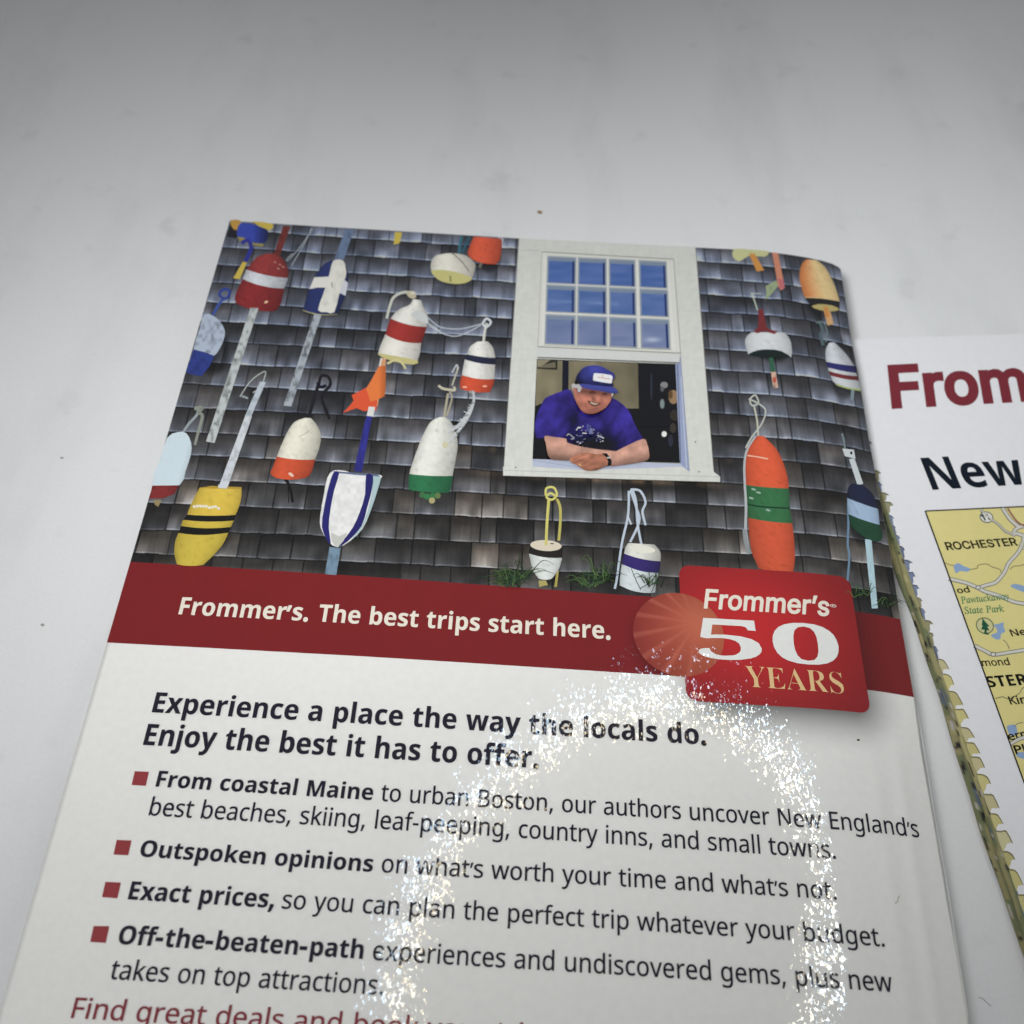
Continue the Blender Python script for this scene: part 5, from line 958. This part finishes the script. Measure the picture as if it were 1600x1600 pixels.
# ------------------------------------------------------------------ the folded road map
MAP = empty('folded_map', (0.62 * S, 0.45 * S, 0.0), 'folded yellow and white road map partly hidden behind the guidebook at the right edge', 'map')
RIDGE_PX = [(1384, 797), (1405, 850), (1420, 895), (1439, 936), (1450, 976), (1463, 1017), (1474, 1054), (1481, 1080), (1496, 1120), (1508, 1150), (1520, 1185), (1545, 1260), (1556, 1294), (1567.5, 1326), (1574, 1347), (1582, 1371), (1593, 1407)]
RU = MAPTOP.uv(RIDGE_PX)
pf = np.polyfit(RU[:, 1], RU[:, 0], 1)                       # the fold is a straight line on the table
def ridge(v): return pf[0] * v + pf[1]
MT = MAPTOP.uv([(1360, 529), (1600, 521)]); EX = MT[1] - MT[0]; EX /= np.linalg.norm(EX)
EX = np.array([math.cos(-math.atan(pf[0])), math.sin(-math.atan(pf[0]))]); EY = np.array([-EX[1], EX[0]])
top_at = MAPTOP.uv([(1480, 525.5)])[0]
sr = ((top_at - np.array([ridge(0), 0])) @ EY)
O0 = np.array([ridge(0.0), 0.0])                             # a point on the fold line
def mp(x, y): return O0 + x * EX + y * EY                    # map coordinates: x across, y up the fold
yT = (top_at - O0) @ EY; yB = -0.45
# panel sheet (white border paper), slightly lifted slab
def slab(name, z0, z1, x0, x1, ya, yb, c):
    P = [mp(x0, ya), mp(x1, ya), mp(x1, yb), mp(x0, yb)]
    V = [(p[0] * S, p[1] * S, z) for z in (z0, z1) for p in P]
    return mesh_obj(name, V, [(3, 2, 1, 0), (4, 5, 6, 7), (0, 1, 5, 4), (1, 2, 6, 5), (2, 3, 7, 6), (3, 0, 4, 7)], PAPER, MAP, np.tile(c, (8, 1)), root=MAP)
WHITE = np.array([0.74, 0.74, 0.762])
slab('top_leaf', MAPZ - 0.0003, MAPZ, 0.0, 1.3, yB, yT, WHITE)
slab('middle_leaf', 0.0017, 0.0020, 0.004, 1.3, yB, yT - 0.006, WHITE)
slab('lower_leaf', 0.0002, 0.0005, 0.0, 1.3, yB, yT - 0.004, WHITE)
def side_ink(y, t, seed):
    n = vnoise(y * 26, t * 1.5 + seed, 91); m = vnoise(y * 90, t * 4, 92 + seed)
    c = np.tile(ink((146, 140, 98)), (len(y), 1))
    c[n > 0.62] = ink((112, 118, 84)); c[n > 0.86] = ink((92, 104, 118)); c[n < 0.22] = ink((168, 160, 110)); c[m > 0.86] = ink((48, 44, 50)); c[m < 0.10] = ink((176, 170, 160))
    return c * (0.94 + 0.12 * vnoise(y * 200, t * 9, 95))[:, None]
def fold_edge(z0, z1, bulge, x_in, seed):
    """one rolled-over fold of the sheet, bulging towards the book"""
    ys = np.linspace(yB, yT - 0.003, 420); na = 9
    V = []; C = []
    for i in range(na):
        a = math.pi * i / (na - 1)
        off = -bulge * math.sin(a); z = (z0 + z1) / 2 + (z1 - z0) / 2 * math.cos(a)
        wob = 0.0016 * np.sin(ys * 17 + seed) + 0.0006 * np.sin(ys * 61 + seed * 3)
        P = np.array([mp(x_in + off + w_, y) for y, w_ in zip(ys, wob)])
        V.append(np.stack([P[:, 0] * S, P[:, 1] * S, np.full(len(ys), z)], 1)); C.append(side_ink(ys, np.full(len(ys), i / 4.0), seed))
    V = np.concatenate(V); C = np.concatenate(C); n = len(ys)
    idx = np.arange(na * n).reshape(na, n)
    F = np.stack([idx[:-1, :-1], idx[1:, :-1], idx[1:, 1:], idx[:-1, 1:]], -1).reshape(-1, 4)
    return mesh_obj('fold_edge', V, F, PAPER, MAP, C, smooth=True, root=MAP)
fold_edge(0.0019, MAPZ, 0.006, 0.0, 1); fold_edge(0.0002, 0.0018, 0.008, 0.0, 5)
# tabs of the map colours that run over the fold onto the white border
a = Art(MAPTOP, 1); rr = random.Random(7)
y = yT - 0.05
while y > -0.1:
    p = rr.uniform(0.0150, 0.0215); d = rr.uniform(.0060, .0105); yy = y; t0, t1, t2 = rr.uniform(.5, .8), rr.uniform(.85, 1.15), rr.uniform(-.002, .002)
    col = rr.choice([(204, 194, 128), (200, 190, 126), (190, 180, 120), (204, 198, 152), (196, 186, 140)])
    if y > 0.56: col = rr.choice([(120, 132, 160), (150, 146, 112), (104, 114, 140)]); d *= rr.choice([.35, .5, .8]); p *= .85; t0 *= .5
    if 0.24 < y < 0.27: col = (200, 200, 206)
    q = [(-0.001, 0), (d * .5, -.0006), (d * .95, -.0022 + t2), (d * t1 * 1.08, -p * t0), (d * .62, -p * (t0 + .04)), (d * .34, -p * .80), (d * .12, -p * .90), (-0.001, -p)]
    lo = [(-.0006, .0006), (d * .5, .0002), (d * 1.0, -.0016 + t2), (d * t1 * 1.20, -p * t0 - .0004), (d * t1 * 1.06, -p * t0), (d * .88, -.0034 + t2), (d * .45, -.0014), (-.0006, -.0008)]
    for pts, c in ((q, col), (lo, tuple(int(x * .66) for x in col))):
        uv_ = smooth_pts(np.array([mp(x, yy + z) for x, z in pts]), True, 2); P, T_ = fill([uv_], None, wound); a.add(P, T_, ink(c))
    if y < 0.30 and rr.random() < 0.8:
        xx = d * rr.uniform(.15, .5)
        for _ in range(rr.choice([1, 2, 3])):
            s_ = rr.uniform(.0012, .0034); zz = -p * rr.uniform(.15, .7); w_ = rr.uniform(.002, .005)
            uv_ = np.array([mp(xx, yy + zz), mp(xx + w_, yy + zz - .0012), mp(xx + w_, yy + zz - .0012 - s_ * .8), mp(xx, yy + zz - s_ * .6)]); P, T_ = fill([uv_]); a.add(P, T_, ink((40, 38, 24)))
    y -= p * rr.uniform(.98, 1.2); a.k = 1
a.build('fold_tabs', PAPER, MAP, MAP)
lettering('title_lettering', [T('Frommer’s', 'H', (1396.9, 635.2), (1606.5, 624), (1390.4, 573.6), (1396.9, 635.2), (128, 48, 58), fit='From', grow=0.030, lean=True)], MAP, 2, MAPTOP, PAPER, MAP)
lettering('title_lettering', [T('New England', 'B', (1457.5, 765.3), (1546, 760), (1441, 715.8), (1457.5, 765.3), (28, 35, 46), fit='Ne')], MAP, 2, MAPTOP, PAPER, MAP)
# printed panel
PB = MAPTOP.uv([(1444, 800.5), (1532.5, 1040), (1600, 1216), (1600, 790.5)])
x0 = float(np.mean([(PB[i] - O0) @ EX for i in (0, 1, 2)])); yP = float(np.mean([(PB[i] - O0) @ EY for i in (0, 3)]))
q = np.array([mp(x0, yP), mp(1.2, yP), mp(1.2, yB + .02), mp(x0, yB + .02)])
g = [mp(x, y_) for x in np.linspace(x0, 1.2, 60) for y_ in np.linspace(yB + .02, yP, 60)]
idx = np.arange(3600).reshape(60, 60)
a = Art(MAPTOP, 2); gg = np.array(g); a.add(gg, np.stack([idx[:-1, :-1], idx[1:, :-1], idx[1:, 1:], idx[:-1, 1:]], -1).reshape(-1, 4), ink((222, 210, 134))[None] * (1 + 0.06 * (vnoise(gg[:, 0] * 25, gg[:, 1] * 25, 97) - .5))[:, None])
PANEL = a.build('map_panel', PAPER, MAP, MAP)
def lines(name, items, layer=5):
    a = Art(MAPTOP, layer)
    for it in items: a.stroke(*it)
    return a.build(name, PAPER, PANEL, MAP)
bt = [np.array(mp(x0, yP)), np.array(mp(1.2, yP)), np.array(mp(x0, yB + .02))]
def uvpx(p): return to_px(np.array([[p[0] * S, p[1] * S, MAPZ]]))[0]
e0, e1, e2 = uvpx(mp(x0, yP)), uvpx(mp(x0 + .5, yP)), uvpx(mp(x0, yP - .6))
lines('map_border', [([tuple(e0), tuple((e0 + e1) / 2), tuple(e1)], 2.0, (58, 56, 52), 0), ([tuple(e0), tuple(e0 + (e2 - e0) * .3), tuple(e2)], 2.2, (40, 38, 38), 0)], 12)
def ribbon(a, P, w, c):
    P = smooth_pts(np.asarray(P, float), False, 5); d = np.gradient(P, axis=0); d /= np.linalg.norm(d, axis=1)[:, None]; n_ = np.stack([-d[:, 1], d[:, 0]], 1) * w / 2
    k_ = len(P); a.add(np.concatenate([P - n_, P + n_]), [(i, i + 1, k_ + i + 1, k_ + i) for i in range(k_ - 1)], ink(c))
rg = random.Random(12); runs = []
for i in range(9):                                           # the road net goes on over the rest of the sheet
    p = [rg.uniform(.40, .55), rg.uniform(-.4, .62)]; P = [mp(*p)]
    for _ in range(9):
        p = [p[0] + rg.uniform(.06, .10), min(max(p[1] + rg.uniform(-.08, .08), yB + .05), yP - .03)]
        if p[0] > 1.18: break
        P.append(mp(*p))
    if len(P) > 2: runs.append(P)
a = Art(MAPTOP, 4)
for P in runs: ribbon(a, P, .0085, (134, 130, 120))
for P in runs: ribbon(a, P, .0052, (210, 208, 200))
a.build('map_road', PAPER, PANEL, MAP)
CAS, ROAD = (134, 130, 120), (210, 208, 200)
hw = [[(1482, 904.5), (1497, 908), (1512, 912), (1528, 919), (1540, 925), (1560, 931), (1585, 941), (1606, 944)],
      [(1600, 838), (1597, 850), (1590, 864), (1576, 880), (1570, 893), (1562, 904), (1554, 911), (1540, 915), (1528, 919)],
      [(1522, 1009), (1538, 1017), (1552, 1023), (1575, 1020), (1606, 1015)], [(1578, 1163), (1590, 1156), (1606, 1150)],
      [(1600, 838), (1588, 834), (1583, 836), (1586, 828), (1596, 823), (1606, 822)], [(1566, 794), (1578, 812), (1592, 824)]]
thin = [[(1532, 797), (1546, 810), (1560, 820), (1570, 830), (1584, 836)], [(1600, 846), (1594, 852), (1600, 858)]]
lines('map_road', [(h, 6.6, CAS, 4) for h in hw] + [(h, 4.4, CAS, 4) for h in thin] + [(h, 4.0, ROAD, 4) for h in hw] + [(h, 2.4, (196, 192, 180), 4) for h in thin] + [([(1574, 795), (1584, 810), (1593, 819), (1606, 824)], 2.6, (150, 96, 84), 4)])
OL = (150, 142, 96)
lines('map_boundary', [([(1476, 879), (1483, 882.5), (1491, 883.5)], 1.4, OL, 4), ([(1510, 892), (1519, 889.5), (1527, 888), (1528, 883.5), (1541, 881.5), (1550, 886), (1562, 890), (1564, 895)], 1.6, OL, 4), ([(1578, 890), (1584, 885), (1595, 884), (1606, 879)], 1.6, OL, 4),
    ([(1567, 1000), (1572, 1004), (1577, 1014)], 1.2, (112, 112, 96), 4), ([(1555, 1092), (1566, 1089), (1576, 1092), (1592, 1084), (1597, 1076), (1606, 1072)], 1.4, (128, 120, 90), 4), ([(1584, 1136), (1590, 1131), (1598, 1129)], 1.2, (128, 120, 90), 4)], 4)
for pts in ([(1490, 884.5), (1497, 880), (1506, 885), (1516, 889), (1511, 893.5), (1500, 892.5), (1494, 896), (1491, 890)], [(1578.5, 916), (1587, 912.5), (1604, 918), (1604, 926), (1590, 922)],
            [(1552, 977), (1561, 974.5), (1568, 973), (1568, 980), (1570.5, 987), (1564, 991), (1563, 998), (1557, 999.5), (1548, 993), (1558, 988), (1556, 981)], [(1573, 1136), (1580, 1132.5), (1587, 1134), (1589, 1147), (1580, 1150), (1576, 1145)], [(1587, 1178), (1596, 1175), (1606, 1179), (1606, 1186), (1592, 1184)]):
    a = Art(MAPTOP, 5); a.poly(pts, (140, 168, 206), 3); a.build('map_lake', PAPER, PANEL, MAP)
a = Art(MAPTOP, 9); a.dot((1541, 808.5), 11, 9, (120, 120, 110), 28, .3); a.dot((1541, 808.5), 9.2, 7.2, (222, 222, 214), 28, .3); a.text('11', 'R', (1536, 813), (1546, 812), (1535, 804.5), (1536, 813), (52, 56, 60), grow=.04)
a.dot((1528, 918.5), 4.4, 3.6, (120, 118, 112)); a.dot((1528, 918.5), 2.9, 2.3, (214, 214, 208)); a.dot((1551.5, 1023), 4.6, 3.8, (120, 118, 112)); a.dot((1551.5, 1023), 3, 2.4, (214, 214, 208)); a.build('road_marker', PAPER, PANEL, MAP)
a = Art(MAPTOP, 9); a.dot((1538.5, 978), 14.5, 12.6, (104, 118, 84), 30, .45); a.dot((1538.5, 978), 12.8, 10.9, (204, 200, 144), 30, .45)
a.poly([(1534.5, 966), (1541, 974), (1546, 979), (1542, 979.5), (1546, 986), (1541, 985), (1542, 990), (1546, 991), (1543, 992.5), (1534, 990), (1537.5, 989), (1538, 984.5), (1532.5, 984), (1535, 978), (1533.5, 977), (1534.5, 972)], (34, 88, 62)); a.build('park_emblem', PAPER, PANEL, MAP)
BR = (54, 50, 34); GR = (86, 136, 92)
def place(txt, *a_, **k): return lettering('place_lettering', [T(txt, *a_, **k)], PANEL, 10, MAPTOP, PAPER, MAP)
place('ROCHESTER', 'H', (1480, 859.8), (1590, 852.4), (1477, 848), (1480, 859.8), BR, grow=.022)
place('od', 'R', (1497, 927.5), (1515.5, 925.6), (1512, 917), (1514, 926), BR, grow=.012)
place('Pawtuckaway', 'I', (1502.5, 943.5), (1577.5, 936.5), (1499, 933.2), (1502, 943.5), GR, grow=.012)
place('State Park', 'I', (1508, 959.5), (1570, 956.2), (1506, 949), (1508.3, 959.5), GR, grow=.012)
place('New', 'R', (1581, 994.5), (1604, 992), (1578.4, 984.2), (1581, 994.5), BR, fit='Ne', grow=.01)
place('mond', 'R', (1535.3, 1041.2), (1578, 1039.3), (1533, 1030.5), (1536, 1041.2), BR, grow=.008)
place('STER', 'B', (1544.5, 1074.5), (1588, 1071.2), (1551.5, 1056.5), (1557, 1073.5), (28, 26, 24), fit='STE')
place('Kin', 'R', (1579, 1101), (1593, 1100), (1575, 1089), (1579, 1101), BR, fit='Ki', grow=.012)
place('Pl', 'R', (1587.5, 1178), (1603, 1176.5), (1583.5, 1165.5), (1587.5, 1178), (34, 32, 30), grow=.015)
place('ern', 'R', (1577.5, 1157), (1606, 1152), (1573, 1145.5), (1577.5, 1157), (40, 38, 32), grow=.012)

# ------------------------------------------------------------------ specks and lint
def blob(name, px, surf, r, col, label, cat, flat=.5, seed=1):
    import bmesh
    p = surf.uv([px])[0]; P = surf.pos(np.array([p]), 0.0)[0]; rg = random.Random(seed)
    b = bmesh.new(); bmesh.ops.create_icosphere(b, subdivisions=3, radius=r)
    for v in b.verts:
        n = 1 + .35 * (float(vnoise(np.array([v.co.x / r * 1.6 + 5]), np.array([v.co.y / r * 1.6 + v.co.z / r]), seed)[0]) - .5) * 2
        v.co = Vector((v.co.x * n * 1.1, v.co.y * n * .8, v.co.z * n * flat + r * flat * .8))
    me = bpy.data.meshes.new(name); b.to_mesh(me); b.free()
    ca = me.color_attributes.new('ink', 'FLOAT_COLOR', 'POINT')
    c = np.ones((len(me.vertices), 4), np.float32); c[:, :3] = ink(col); ca.data.foreach_set('color', c.ravel()); me.materials.append(LEAF)
    o = bpy.data.objects.new(name, me); COL.objects.link(o); o.location = P; return tag(o, label, cat)
blob('crumb', (843, 333), TABLE, 0.00055, (146, 108, 66), 'tiny brown crumb on the white tabletop beyond the guidebook', 'crumb', seed=2)
blob('speck', (1341, 1156.5), COVER, 0.00020, (60, 54, 40), 'tiny dark speck on the white blurb just below the red badge', 'speck', seed=4)
blob('speck', (97, 716), TABLE, 0.00028, (150, 146, 140), 'faint grey speck on the tabletop left of the cut off blue and white buoy', 'speck', seed=6)
blob('speck', (67, 977), TABLE, 0.00030, (158, 156, 152), 'faint grey speck on the tabletop beside the red band', 'speck', seed=9)
def fibre(px, surf, r, col, label):
    P = surf.pos(surf.uv(smooth_pts(px, False, 6)), r * 1.2)
    V = []; F = []; n = len(P)
    for i, p in enumerate(P):
        t = P[min(i + 1, n - 1)] - P[max(i - 1, 0)]; t /= np.linalg.norm(t); s_ = np.cross(t, [0, 0, 1]); s_ /= np.linalg.norm(s_); u_ = np.cross(s_, t)
        V += [p + r * (math.cos(k * math.pi / 3) * s_ + math.sin(k * math.pi / 3) * u_) for k in range(6)]
    for i in range(n - 1):
        F += [(i * 6 + k, i * 6 + (k + 1) % 6, i * 6 + 6 + (k + 1) % 6, i * 6 + 6 + k) for k in range(6)]
    F += [tuple(range(5, -1, -1)), tuple(range(n * 6 - 6, n * 6))]
    tag(mesh_obj('lint_fibre', V, F, LEAF, None, np.tile(ink(col), (len(V), 1))), label, 'lint')
fibre([(1405, 1400), (1403, 1405), (1401.5, 1410), (1398, 1411)], COVER, 0.00004, (140, 138, 132), 'short grey lint fibre on the cover beside the blurb text')
fibre([(1529, 1558), (1536, 1561), (1541, 1566), (1548, 1572)], TABLE, 0.00004, (120, 120, 122), 'thin lint fibre on the tabletop strip between guidebook and map')
